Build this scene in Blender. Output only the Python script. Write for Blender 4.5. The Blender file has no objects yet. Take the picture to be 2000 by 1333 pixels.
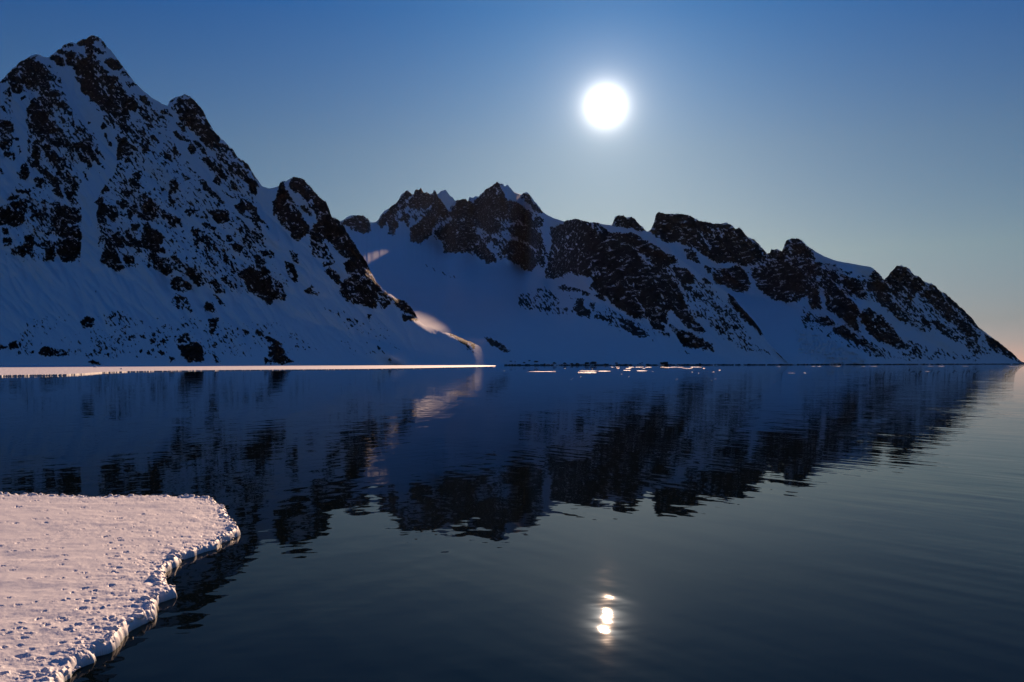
import bpy, math, random
import numpy as np
from mathutils import Vector, noise as mnoise

random.seed(7)
rng = np.random.default_rng(7)
SC = bpy.context.scene
COL = SC.collection

# ------------------------------------------------------------------ camera
W, H = 2000.0, 1333.0
FPX = 1800.0            # focal length in photograph pixels
HY = 708.0              # row of the true horizon
CH = 4.0                # camera height above the water, metres
cam_d = bpy.data.cameras.new('camera')
cam = bpy.data.objects.new('camera', cam_d)
COL.objects.link(cam)
cam.location = (0, 0, CH)
cam.rotation_euler = (math.radians(90), 0, 0)
cam_d.sensor_width = 36.0
cam_d.lens = 36.0 * FPX / W
cam_d.shift_y = (HY - H / 2) / W
cam_d.clip_start = 0.1
cam_d.clip_end = 200000.0
SC.camera = cam

# ------------------------------------------------------------------ sky and sun
SUN = Vector((183.0 / FPX, 1.0, (HY - 207.0) / FPX)).normalized()
SUN_EL = math.asin(SUN.z)
SUN_AZ = math.atan2(SUN.x, SUN.y)
world = bpy.data.worlds.new('World')
SC.world = world
world.use_nodes = True
wn, wl = world.node_tree.nodes, world.node_tree.links
wn.clear()


def wmath(op, a, b=None, c=None):
    n = wn.new('ShaderNodeMath')
    n.operation = op
    for i, v in enumerate((a, b, c)):
        if v is None:
            continue
        if isinstance(v, (int, float)):
            n.inputs[i].default_value = v
        else:
            wl.new(v, n.inputs[i])
    return n.outputs[0]


sky = wn.new('ShaderNodeTexSky')
sky.sky_type = 'NISHITA'
sky.sun_disc = False
sky.sun_elevation = SUN_EL
sky.sun_rotation = SUN_AZ
sky.altitude = 0
sky.air_density = 1.0
sky.dust_density = 0.25
sky.ozone_density = 2.5
tc = wn.new('ShaderNodeTexCoord')
vd = wn.new('ShaderNodeVectorMath'); vd.operation = 'DOT_PRODUCT'
wl.new(tc.outputs['Generated'], vd.inputs[0])
vd.inputs[1].default_value = SUN
ang = wmath('MULTIPLY', wmath('ARCCOSINE', wmath('MINIMUM', vd.outputs['Value'], 1.0)), 180 / math.pi)
SKY_STRENGTH = 0.05
core = wmath('MULTIPLY', wmath('POWER', math.e, wmath('DIVIDE', ang, -0.40)), 9.0)
halo1 = wmath('MULTIPLY', wmath('POWER', math.e, wmath('DIVIDE', ang, -1.8)), 0.32)
halo2 = wmath('MULTIPLY', wmath('POWER', math.e, wmath('DIVIDE', ang, -12.0)), 0.042)
sep = wn.new('ShaderNodeSeparateXYZ')
wl.new(tc.outputs['Generated'], sep.inputs[0])
elev = wmath('MULTIPLY', wmath('ARCSINE', sep.outputs['Z']), 180 / math.pi)
# colour of the clear air by height above the horizon (same all the way round); unseen top brightened to light the shaded snow
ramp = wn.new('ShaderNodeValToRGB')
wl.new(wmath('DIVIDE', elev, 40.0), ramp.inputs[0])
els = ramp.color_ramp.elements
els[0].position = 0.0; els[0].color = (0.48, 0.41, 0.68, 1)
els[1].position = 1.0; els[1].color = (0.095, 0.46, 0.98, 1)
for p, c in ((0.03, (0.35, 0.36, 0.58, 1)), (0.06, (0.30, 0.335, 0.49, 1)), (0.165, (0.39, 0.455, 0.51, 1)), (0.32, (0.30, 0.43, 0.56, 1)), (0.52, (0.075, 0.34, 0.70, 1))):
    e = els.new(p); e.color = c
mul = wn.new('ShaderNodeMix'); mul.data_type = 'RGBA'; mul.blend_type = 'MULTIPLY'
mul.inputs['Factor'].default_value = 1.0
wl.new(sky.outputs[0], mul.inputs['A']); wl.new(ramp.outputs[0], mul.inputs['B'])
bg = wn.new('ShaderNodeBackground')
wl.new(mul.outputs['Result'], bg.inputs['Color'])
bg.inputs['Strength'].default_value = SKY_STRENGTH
bg2 = wn.new('ShaderNodeBackground')
bg2.inputs['Color'].default_value = (1.0, 0.95, 0.88, 1)
wl.new(wmath('ADD', wmath('ADD', core, halo1), halo2), bg2.inputs['Strength'])
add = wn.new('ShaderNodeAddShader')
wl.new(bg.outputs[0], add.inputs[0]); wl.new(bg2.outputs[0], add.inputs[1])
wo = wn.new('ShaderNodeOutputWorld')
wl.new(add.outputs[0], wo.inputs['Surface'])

sun_d = bpy.data.lights.new('sun', 'SUN')
sun_d.energy = 5.0
sun_d.angle = math.radians(0.53)
sun_d.color = (1.0, 0.64, 0.41)
sun = bpy.data.objects.new('sun', sun_d)
COL.objects.link(sun)
sun.rotation_euler = SUN.to_track_quat('Z', 'Y').to_euler()
sun.location = (100, 1000, 600)

SC.view_settings.view_transform = 'Standard'
SC.view_settings.look = 'None'
SC.view_settings.exposure = 0.6
SC.view_settings.gamma = 1.0
SC.view_settings.use_curve_mapping = False
SC.render.engine = 'CYCLES'
SC.cycles.use_denoising = True
SC.cycles.max_bounces = 6

# ------------------------------------------------------------------ helpers
PERM = rng.permutation(256).astype(np.int64)
GRAD = np.stack([np.cos(np.linspace(0, 2 * np.pi, 64, endpoint=False)), np.sin(np.linspace(0, 2 * np.pi, 64, endpoint=False))], 1)


def perlin(x, y, seed=0):
    xi = np.floor(x).astype(np.int64); yi = np.floor(y).astype(np.int64)
    xf = x - xi; yf = y - yi
    u = xf * xf * xf * (xf * (xf * 6 - 15) + 10); v = yf * yf * yf * (yf * (yf * 6 - 15) + 10)

    def g(ix, iy, dx, dy):
        h = PERM[(PERM[(PERM[(ix + seed * 17) & 255] + iy) & 255] + seed * 31) & 255] & 63
        return GRAD[h, 0] * dx + GRAD[h, 1] * dy
    a = g(xi, yi, xf, yf); b = g(xi + 1, yi, xf - 1, yf)
    c = g(xi, yi + 1, xf, yf - 1); d = g(xi + 1, yi + 1, xf - 1, yf - 1)
    return ((a + (b - a) * u) * (1 - v) + (c + (d - c) * u) * v) * 1.5


def fbm(x, y, octaves=4, seed=0, gain=0.5, lac=2.03):
    s = 0; a = 1.0; t = 0
    for o in range(octaves):
        s = s + a * perlin(x, y, seed + o); t += a
        a *= gain; x = x * lac + 13.7; y = y * lac - 7.1
    return s / t * 1.4


def ridged(x, y, octaves=4, seed=0):
    s = 0; a = 1.0; t = 0
    for o in range(octaves):
        s = s + a * (1 - 2 * np.abs(perlin(x, y, seed + o))); t += a
        a *= 0.5; x = x * 2.1 + 3.3; y = y * 2.1 + 9.1
    return s / t


def sstep(a, b, x):
    t = np.clip((x - a) / (b - a), 0, 1)
    return t * t * (3 - 2 * t)


def poly_sdf(px, py, poly):
    """signed distance, positive inside"""
    P = np.asarray(poly, float); n = len(P)
    d2 = np.full(px.shape, 1e18); inside = np.zeros(px.shape, bool)
    for i in range(n):
        ax, ay = P[i]; bx, by = P[(i + 1) % n]
        ex, ey = bx - ax, by - ay
        L = ex * ex + ey * ey + 1e-12
        t = np.clip(((px - ax) * ex + (py - ay) * ey) / L, 0, 1)
        d2 = np.minimum(d2, (px - ax - t * ex) ** 2 + (py - ay - t * ey) ** 2)
        c = (ay > py) != (by > py)
        if ey != 0:
            inside ^= c & (px < (bx - ax) * (py - ay) / ey + ax)
    d = np.sqrt(d2)
    return np.where(inside, d, -d)


def mesh_from_np(name, verts, faces, attrs=None, smooth=True):
    me = bpy.data.meshes.new(name)
    nv, nf = len(verts), len(faces)
    k = faces.shape[1]
    me.vertices.add(nv); me.vertices.foreach_set('co', np.ascontiguousarray(verts, np.float32).ravel())
    me.loops.add(nf * k); me.loops.foreach_set('vertex_index', np.ascontiguousarray(faces, np.int32).ravel())
    me.polygons.add(nf)
    me.polygons.foreach_set('loop_start', np.arange(0, nf * k, k, dtype=np.int32))
    me.polygons.foreach_set('use_smooth', np.full(nf, smooth, bool))
    me.update(calc_edges=True)
    for an, av in (attrs or {}).items():
        a = me.attributes.new(an, 'FLOAT', 'POINT')
        a.data.foreach_set('value', np.ascontiguousarray(av, np.float32))
    return me


def link(name, me, mat, parent=None, label=None, cat=None, group=None, kind=None):
    o = bpy.data.objects.new(name, me)
    COL.objects.link(o)
    if mat is not None and not me.materials:
        me.materials.append(mat)
    if parent is not None:
        o.parent = parent
    for k, v in (('label', label), ('category', cat), ('group', group), ('kind', kind)):
        if v:
            o[k] = v
    return o


def new_mat(name):
    m = bpy.data.materials.new(name); m.use_nodes = True
    nt = m.node_tree; nt.nodes.clear()
    out = nt.nodes.new('ShaderNodeOutputMaterial')
    return m, nt, out


# ------------------------------------------------------------------ materials
def mountain_material(name, rock_a, rock_b, snow, texscale, dust=0.635):
    m, nt, out = new_mat(name)
    N, L = nt.nodes, nt.links
    p = N.new('ShaderNodeBsdfPrincipled')
    at = N.new('ShaderNodeAttribute'); at.attribute_name = 'rock'
    geo = N.new('ShaderNodeNewGeometry')
    nz = N.new('ShaderNodeTexNoise'); nz.inputs['Scale'].default_value = texscale; nz.inputs['Detail'].default_value = 8
    nz.inputs['Roughness'].default_value = 0.65
    L.new(geo.outputs['Position'], nz.inputs['Vector'])
    rc = N.new('ShaderNodeMix'); rc.data_type = 'RGBA'
    rc.inputs['A'].default_value = (*rock_a, 1); rc.inputs['B'].default_value = (*rock_b, 1)
    mr = N.new('ShaderNodeMapRange'); mr.inputs['From Min'].default_value = 0.35; mr.inputs['From Max'].default_value = 0.7
    L.new(nz.outputs['Fac'], mr.inputs['Value']); L.new(mr.outputs[0], rc.inputs['Factor'])
    n2 = N.new('ShaderNodeTexNoise'); n2.inputs['Scale'].default_value = 0.012; n2.inputs['Detail'].default_value = 5
    L.new(geo.outputs['Position'], n2.inputs['Vector'])
    sc = N.new('ShaderNodeMix'); sc.data_type = 'RGBA'
    sc.inputs['A'].default_value = (snow[0] * 0.93, snow[1] * 0.94, snow[2] * 0.95, 1); sc.inputs['B'].default_value = (*snow, 1)
    L.new(n2.outputs['Fac'], sc.inputs['Factor'])
    mx = N.new('ShaderNodeMix'); mx.data_type = 'RGBA'
    mp = N.new('ShaderNodeMapping'); mp.inputs['Scale'].default_value = (0.055, 0.055, 0.16)
    mp.inputs['Rotation'].default_value = (0.0, 0.5, 0.0)
    L.new(geo.outputs['Position'], mp.inputs['Vector'])
    n3 = N.new('ShaderNodeTexNoise'); n3.inputs['Scale'].default_value = 1.0; n3.inputs['Detail'].default_value = 9; n3.inputs['Roughness'].default_value = 0.68
    L.new(mp.outputs[0], n3.inputs['Vector'])
    ad = N.new('ShaderNodeMath'); ad.operation = 'MULTIPLY_ADD'; ad.inputs[1].default_value = 0.9
    L.new(n3.outputs['Fac'], ad.inputs[0]); L.new(at.outputs['Fac'], ad.inputs[2])          # rock + 0.9 n
    eg = N.new('ShaderNodeMapRange'); eg.interpolation_type = 'SMOOTHSTEP'
    eg.inputs['From Min'].default_value = 0.91; eg.inputs['From Max'].default_value = 1.01
    L.new(ad.outputs[0], eg.inputs['Value'])
    du = N.new('ShaderNodeMapRange'); du.inputs['From Min'].default_value = dust; du.inputs['From Max'].default_value = dust - 0.035
    L.new(n3.outputs['Fac'], du.inputs['Value'])
    dm = N.new('ShaderNodeMath'); dm.operation = 'MULTIPLY'; L.new(eg.outputs[0], dm.inputs[0]); L.new(du.outputs[0], dm.inputs[1])
    L.new(dm.outputs[0], mx.inputs['Factor']); L.new(sc.outputs['Result'], mx.inputs['A']); L.new(rc.outputs['Result'], mx.inputs['B'])
    L.new(mx.outputs['Result'], p.inputs['Base Color'])
    p.inputs['Roughness'].default_value = 0.9
    p.inputs['Specular IOR Level'].default_value = 0.1
    bp = N.new('ShaderNodeBump'); bp.inputs['Strength'].default_value = 0.5; bp.inputs['Distance'].default_value = 2.0
    L.new(nz.outputs['Fac'], bp.inputs['Height'])
    L.new(bp.outputs[0], p.inputs['Normal'])
    L.new(p.outputs[0], out.inputs['Surface'])
    return m


SNOW = (0.80, 0.81, 0.83)
M_MTN = mountain_material('snowy_rock', (0.006, 0.0055, 0.0055), (0.028, 0.025, 0.023), SNOW, 0.12)
M_MTN_FAR = mountain_material('snowy_hazy_brown_rock', (0.014, 0.012, 0.011), (0.060, 0.050, 0.044), SNOW, 0.06, 0.615)  # rock lightened and browned: far haze put into its colour


def ice_material(name, snow):
    m, nt, out = new_mat(name)
    N, L = nt.nodes, nt.links
    p = N.new('ShaderNodeBsdfPrincipled')
    at = N.new('ShaderNodeAttribute'); at.attribute_name = 'rim'
    geo = N.new('ShaderNodeNewGeometry')
    nz = N.new('ShaderNodeTexNoise'); nz.inputs['Scale'].default_value = 3.0; nz.inputs['Detail'].default_value = 6
    L.new(geo.outputs['Position'], nz.inputs['Vector'])
    c = N.new('ShaderNodeMix'); c.data_type = 'RGBA'
    c.inputs['A'].default_value = (snow[0] * 0.9, snow[1] * 0.9, snow[2] * 0.92, 1); c.inputs['B'].default_value = (*snow, 1)
    L.new(nz.outputs['Fac'], c.inputs['Factor'])
    mx = N.new('ShaderNodeMix'); mx.data_type = 'RGBA'
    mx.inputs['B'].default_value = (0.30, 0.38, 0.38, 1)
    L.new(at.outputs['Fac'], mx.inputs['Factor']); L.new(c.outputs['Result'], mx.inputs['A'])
    L.new(mx.outputs['Result'], p.inputs['Base Color'])
    p.inputs['Roughness'].default_value = 0.6
    p.inputs['Specular IOR Level'].default_value = 0.2
    g = N.new('ShaderNodeTexNoise'); g.inputs['Scale'].default_value = 45.0; g.inputs['Detail'].default_value = 3
    L.new(geo.outputs['Position'], g.inputs['Vector'])
    bp = N.new('ShaderNodeBump'); bp.inputs['Strength'].default_value = 0.35; bp.inputs['Distance'].default_value = 0.01
    L.new(g.outputs['Fac'], bp.inputs['Height']); L.new(bp.outputs[0], p.inputs['Normal'])
    L.new(p.outputs[0], out.inputs['Surface'])
    return m


M_ICE = ice_material('sea_ice', (0.82, 0.82, 0.84))


def rock_material():
    m, nt, out = new_mat('shore_rock')
    N, L = nt.nodes, nt.links
    p = N.new('ShaderNodeBsdfPrincipled')
    nz = N.new('ShaderNodeTexNoise'); nz.inputs['Scale'].default_value = 1.5; nz.inputs['Detail'].default_value = 6
    tcn = N.new('ShaderNodeTexCoord'); L.new(tcn.outputs['Object'], nz.inputs['Vector'])
    c = N.new('ShaderNodeMix'); c.data_type = 'RGBA'
    c.inputs['A'].default_value = (0.02, 0.019, 0.018, 1); c.inputs['B'].default_value = (0.07, 0.06, 0.055, 1)
    L.new(nz.outputs['Fac'], c.inputs['Factor']); L.new(c.outputs['Result'], p.inputs['Base Color'])
    p.inputs['Roughness'].default_value = 0.9
    L.new(p.outputs[0], out.inputs['Surface'])
    return m


M_ROCK = rock_material()


def water_material():
    m, nt, out = new_mat('fjord_water')
    N, L = nt.nodes, nt.links
    p = N.new('ShaderNodeBsdfPrincipled')
    p.inputs['Base Color'].default_value = (0.002, 0.005, 0.007, 1)
    p.inputs['Roughness'].default_value = 0.012
    p.inputs['IOR'].default_value = 1.11
    geo = N.new('ShaderNodeNewGeometry')

    def slope(deg, lam, stretch, detail, amp, seed, side=0):
        """slope noise of one wave train: crests run along deg, lam metres apart, stretch times as long"""
        rot = math.radians(deg)
        mp = N.new('ShaderNodeMapping'); mp.vector_type = 'TEXTURE'
        mp.inputs['Rotation'].default_value = (0, 0, rot)
        mp.inputs['Scale'].default_value = (lam * stretch, lam, 1)
        mp.inputs['Location'].default_value = (seed, seed * 1.7, 0)
        L.new(geo.outputs['Position'], mp.inputs['Vector'])
        nz = N.new('ShaderNodeTexNoise'); nz.noise_dimensions = '2D'
        nz.inputs['Scale'].default_value = 1.0; nz.inputs['Detail'].default_value = detail
        nz.inputs['Roughness'].default_value = 0.5
        L.new(mp.outputs[0], nz.inputs['Vector'])
        s = N.new('ShaderNodeMath'); s.operation = 'SUBTRACT'; s.inputs[1].default_value = 0.5
        L.new(nz.outputs['Fac'], s.inputs[0])
        fac = s.outputs[0]
        if side:                       # a train that is stronger on one side of the bay
            sx = N.new('ShaderNodeSeparateXYZ'); L.new(geo.outputs['Position'], sx.inputs[0])
            mr = N.new('ShaderNodeMapRange'); mr.interpolation_type = 'SMOOTHSTEP'
            mr.inputs['From Min'].default_value = -9.0 * side; mr.inputs['From Max'].default_value = 9.0 * side
            mr.inputs['To Min'].default_value = 0.15; mr.inputs['To Max'].default_value = 1.0
            L.new(sx.outputs['X'], mr.inputs['Value'])
            mm = N.new('ShaderNodeMath'); mm.operation = 'MULTIPLY'
            L.new(fac, mm.inputs[0]); L.new(mr.outputs[0], mm.inputs[1]); fac = mm.outputs[0]
        k = N.new('ShaderNodeVectorMath'); k.operation = 'SCALE'
        k.inputs[0].default_value = (-math.sin(rot) * amp, math.cos(rot) * amp, 0)
        L.new(fac, k.inputs['Scale'])
        return k.outputs[0]

    terms = [slope(-52, 0.42, 11.0, 1, 0.060, 3.1, 1), slope(50, 0.50, 7.0, 1, 0.034, 11.3, -1),
             slope(-12, 1.6, 4.0, 2, 0.010, 27.0), slope(8, 0.26, 4.0, 2, 0.018, 41.0),
             slope(-35, 5.0, 3.0, 1, 0.006, 57.0), slope(80, 0.8, 2.0, 2, 0.003, 71.0)]
    acc = None
    for t in terms:
        if acc is None:
            acc = t
        else:
            a = N.new('ShaderNodeVectorMath'); a.operation = 'ADD'
            L.new(acc, a.inputs[0]); L.new(t, a.inputs[1]); acc = a.outputs[0]
    # calm and ruffled areas
    cz = N.new('ShaderNodeTexNoise'); cz.noise_dimensions = '2D'; cz.inputs['Scale'].default_value = 0.06; cz.inputs['Detail'].default_value = 3
    L.new(geo.outputs['Position'], cz.inputs['Vector'])
    cr = N.new('ShaderNodeMapRange'); cr.inputs['From Min'].default_value = 0.3; cr.inputs['From Max'].default_value = 0.7
    cr.inputs['To Min'].default_value = 0.45; cr.inputs['To Max'].default_value = 1.4
    L.new(cz.outputs['Fac'], cr.inputs['Value'])
    k = N.new('ShaderNodeVectorMath'); k.operation = 'SCALE'
    L.new(acc, k.inputs[0]); L.new(cr.outputs[0], k.inputs['Scale'])
    a = N.new('ShaderNodeVectorMath'); a.operation = 'ADD'; a.inputs[1].default_value = (0, 0, 1)
    L.new(k.outputs[0], a.inputs[0])
    nn = N.new('ShaderNodeVectorMath'); nn.operation = 'NORMALIZE'
    L.new(a.outputs[0], nn.inputs[0]); L.new(nn.outputs[0], p.inputs['Normal'])
    L.new(p.outputs[0], out.inputs['Surface'])
    return m


M_WATER = water_material()

# ------------------------------------------------------------------ water sheet to the horizon
wme = mesh_from_np('water', np.array([(-20000, -20000, 0), (20000, -20000, 0), (20000, 20000, 0), (-20000, 20000, 0)], float), np.array([[0, 1, 2, 3]]), smooth=False)
link('water', wme, M_WATER, label='dark calm fjord water mirroring the mountains', cat='water', kind='structure')


# ------------------------------------------------------------------ mountains
def T(ox, oy, s, polys):
    return [[(ox + x / s, oy + y / s) for x, y in p] for p in polys]


def interp(px, pts):
    p = np.asarray(pts, float)
    return np.interp(px, p[:, 0], p[:, 1])


def blur(a, n, axis):
    if n <= 0:
        return a
    k = 2 * n + 1
    pad = [(0, 0), (0, 0)]; pad[axis] = (n + 1, n)
    b = np.cumsum(np.pad(a, pad, mode='edge'), axis=axis)
    sl1 = [slice(None)] * 2; sl0 = [slice(None)] * 2
    sl1[axis] = slice(k, None); sl0[axis] = slice(0, -k)
    return (b[tuple(sl1)] - b[tuple(sl0)]) / k


def build_mountain(name, label, x0, x1, ncol, nrow, shoreY, lines, slopes, polys, holes, specks, fall, jag, relief, flats=(), broken=None, seed=1,
                   edge_amp=4.0, back=0.7, shore_rock=None, mat=None, grain=1.0, fleck=0.40, clear=()):
    """lines: rows of the photograph where the slope changes, as (column, row) from the shore up to the ridge; slopes: rise per metre
    of depth between them. Gives every column a profile in metres, then relief, rock and a back slope."""
    px = np.linspace(x0, x1, ncol)
    Ys = interp(px, shoreY)
    rows = [HY + CH * FPX / Ys]
    for ln in lines:
        rows.append(np.minimum(interp(px, ln), rows[-1] - 0.05))
    jn = 2.2 * fbm(px / 11.0, px * 0 + 0.5 + seed, 5, seed + 60, gain=0.7)
    rows[-1] = np.minimum(rows[-1] + jn * interp(px, jag), rows[-2] - 0.02)
    Yk = [Ys]; Zk = [np.zeros(ncol)]
    for k in range(len(lines)):
        s = interp(px, slopes[k]); e = (HY - rows[k + 1]) / FPX
        s = np.maximum(s, e * 1.15 + 0.02)
        Y = (Zk[-1] - CH - s * Yk[-1]) / (e - s)
        Yk.append(Y); Zk.append(CH + e * Y)
    t = np.linspace(0, 1, nrow)[:, None]
    PX = np.repeat(px[None, :], nrow, 0)
    crest = rows[-1]
    for _ in range(3):
        crest = np.convolve(np.pad(crest, 12, mode='edge'), np.ones(25) / 25, 'valid')
    crest = np.minimum(crest, rows[0] - 0.5)
    PY = rows[0] + t * (crest - rows[0]) + (rows[-1] - crest) * t ** 6
    E = (HY - PY) / FPX
    Y = np.zeros_like(PX)
    for k in range(len(lines)):
        s = np.maximum(interp(px, slopes[k]), (HY - rows[k + 1]) / FPX * 1.15 + 0.02)
        yk = (Zk[k] - CH - s * Yk[k]) / (E - s)
        Y = np.where((PY <= rows[k] + 1e-9), yk, Y)
    LY = np.log(Y)
    for _ in range(2):
        LY = blur(blur(LY, 5, 0), 6, 1)
    Y = np.exp(LY)
    # rotated coordinates: u along the fall line, v across
    ca, sa = math.cos(math.radians(fall)), math.sin(math.radians(fall))
    U = PX * ca + PY * sa; V = -PX * sa + PY * ca
    # ---- rock field from the outcrops and scattered stones
    wx = 4.0 * fbm(PX / 20.0, PY / 20.0, 4, seed + 101, gain=.6); wy = 4.0 * fbm(PX / 20.0 + 31, PY / 20.0, 4, seed + 103, gain=.6)
    QX, QY = PX + wx, PY + wy
    F = np.full(PX.shape, -40.0); ID = np.full(PX.shape, -1)
    for i, p in enumerate(polys):
        a = np.asarray(p); m = 26
        sel = (PX > a[:, 0].min() - m) & (PX < a[:, 0].max() + m) & (PY > a[:, 1].min() - m) & (PY < a[:, 1].max() + m)
        if not sel.any():
            continue
        d = poly_sdf(QX[sel], QY[sel], p)
        cur = F[sel]; better = d > cur
        idc = ID[sel]; idc[better] = i
        F[sel] = np.maximum(cur, d); ID[sel] = idc
    for p in holes:
        a = np.asarray(p); m = 12
        sel = (PX > a[:, 0].min() - m) & (PX < a[:, 0].max() + m) & (PY > a[:, 1].min() - m) & (PY < a[:, 1].max() + m)
        if sel.any():
            F[sel] = np.minimum(F[sel], -poly_sdf(QX[sel], QY[sel], p))
    near = np.clip(F + 1.6, -14, 7)
    n1 = fbm(U / 20.0, V / 7.5, 4, seed + 3, gain=0.6)
    n2 = fbm(U / (8.5 * grain), V / (3.2 * grain), 3, seed + 9, gain=0.6)
    val = near + edge_amp * (0.6 * n1 + 0.9 * n2)
    n3 = fbm(U / (14.0 * grain) + 7, V / (5.0 * grain), 4, seed + 14, gain=0.62) + 0.45 * fbm(U / 70.0, V / 45.0, 2, seed + 17)
    for (p, base) in specks:
        sd = poly_sdf(PX, PY, p)
        soft = sstep(-12, 14, sd)
        val = np.where(soft > 0, np.maximum(val, -14 + (14 + base) * soft + 7.0 * n3), val)
    for p in clear:             # couloirs swept clean of stones
        val = np.where(F < 1.5, val - 16 * sstep(-5, 4, poly_sdf(QX, QY, p)), val)
    # snow caught on ledges inside the outcrops
    led = 0.75 * fbm(U / 10.0 + 40, V / 5.0, 3, seed + 21, gain=0.6) + 0.5 * fbm(U / 50.0, V / 35.0, 2, seed + 25)
    val = np.where(led > fleck, np.minimum(val, (fleck - led) * 30 + 1.0), val)
    rock = np.clip(0.5 + val / 3.2, 0, 1)
    if shore_rock is not None:
        sr = interp(px, shore_rock)[None, :]
        zz = CH + E * Y
        band = (zz < sr * (1.0 + 0.7 * fbm(PX / 9.0, PX * 0 + 4, 3, seed + 71))) & (sr > 0)
        rock = np.where(band, 1.0, rock)
    # ---- relief, moved along the line of the slope
    amp = interp(px, relief)[None, :]
    Z0 = CH + E * Y
    steep = np.gradient(Z0, axis=0) / np.maximum(np.gradient(Y, axis=0), 1e-3)
    amp = amp * (0.06 + 0.94 * sstep(0.28, 0.62, blur(blur(steep, 4, 0), 6, 1)))
    fade = sstep(0.0, 0.25, t) * sstep(0.0, 0.12, 1 - t)
    d = amp * fade * (1.0 * ridged(U / 190.0, V / 60.0, 3, seed + 30) + 0.25 * fbm(U / 60.0, V / 22.0, 3, seed + 35))
    rs = blur(blur(rock, 2, 0), 2, 1)
    d = d + rs * amp * 0.28 * (-0.9 + 1.3 * ridged(U / 20.0, V / 7.0, 4, seed + 40) + 0.9 * fbm(U / 8.0, V / 8.0, 3, seed + 45)) * sstep(0.0, 0.05, 1 - t)
    d = d + amp * 0.02 * fbm(PX / 5.0, PY / 3.0, 3, seed + 50)
    Y = Y + d
    if broken is not None:      # crevasses and seracs
        Y = Y + sstep(-6, 6, poly_sdf(PX, PY, broken)) * 14 * (ridged(PX / 7.0, PY / 9.0, 4, seed + 90) - 0.4 + 0.5 * fbm(PX / 25.0, PY / 4.0, 3, seed + 95))
    for (fx, fy, rx, ry, rot, push) in flats:   # benches and hollows: pushed back or pulled forward
        c, s_ = math.cos(math.radians(rot)), math.sin(math.radians(rot))
        a_ = ((PX - fx) * c + (PY - fy) * s_) / rx; b_ = (-(PX - fx) * s_ + (PY - fy) * c) / ry
        Y = Y + push * np.exp(-(a_ ** 2 + b_ ** 2) * 1.2)
    X = (PX - 1000.0) / FPX * Y; Z = CH + E * Y
    Z[0] = -4.0
    vs = [np.stack([X, Y, Z], 2)]
    # ---- back slope
    nb = 14
    Yr, Zr, xr = Y[-1], Z[-1], (px - 1000.0) / FPX
    rb = rock[-1]
    rk = [rock]; idb = [ID]
    for j in range(1, nb + 1):
        q = (j / nb) ** 1.6
        zz = Zr * (1 - q) - 6 * q
        yy = Yr + (Zr - zz) / back + q * 40 * fbm(px / 50.0, px * 0 + j * 0.7, 3, seed + 80)
        vs.append(np.stack([xr * yy, yy, zz], 1)[None])
        rk.append(np.ones((1, ncol))); idb.append(np.full((1, ncol), -1))  # unseen back made all dark rock to cut bounced sunlight
    Vt = np.concatenate(vs, 0); R = np.concatenate(rk, 0); I = np.concatenate(idb, 0)
    nr = Vt.shape[0]
    idx = np.arange(nr * ncol).reshape(nr, ncol)
    faces = np.stack([idx[:-1, :-1], idx[:-1, 1:], idx[1:, 1:], idx[1:, :-1]], 2).reshape(-1, 4)
    verts = Vt.reshape(-1, 3); R = R.ravel(); I = I.ravel()
    fr = R[faces].mean(1); fi = I[faces[:, 0]]
    part = np.where(fr > 0.5, fi, -1)
    ny = (nr - 1) * (ncol - 1)

    def sub(nm, sel, **kw):
        f = faces[sel]
        u, inv = np.unique(f.ravel(), return_inverse=True)
        me = mesh_from_np(nm, verts[u], inv.reshape(-1, 4), {'rock': R[u]})
        return link(nm, me, mat or M_MTN, **kw)
    small = [i for i in range(len(polys)) if (part == i).sum() < 25]
    part[np.isin(part, small)] = -1
    root = sub(name, part == -1, label=label, cat='mountain', kind='structure')
    for i in range(len(polys)):
        s = part == i
        if s.any():
            sub('rock_outcrop', s, parent=root)
    return root


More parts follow.
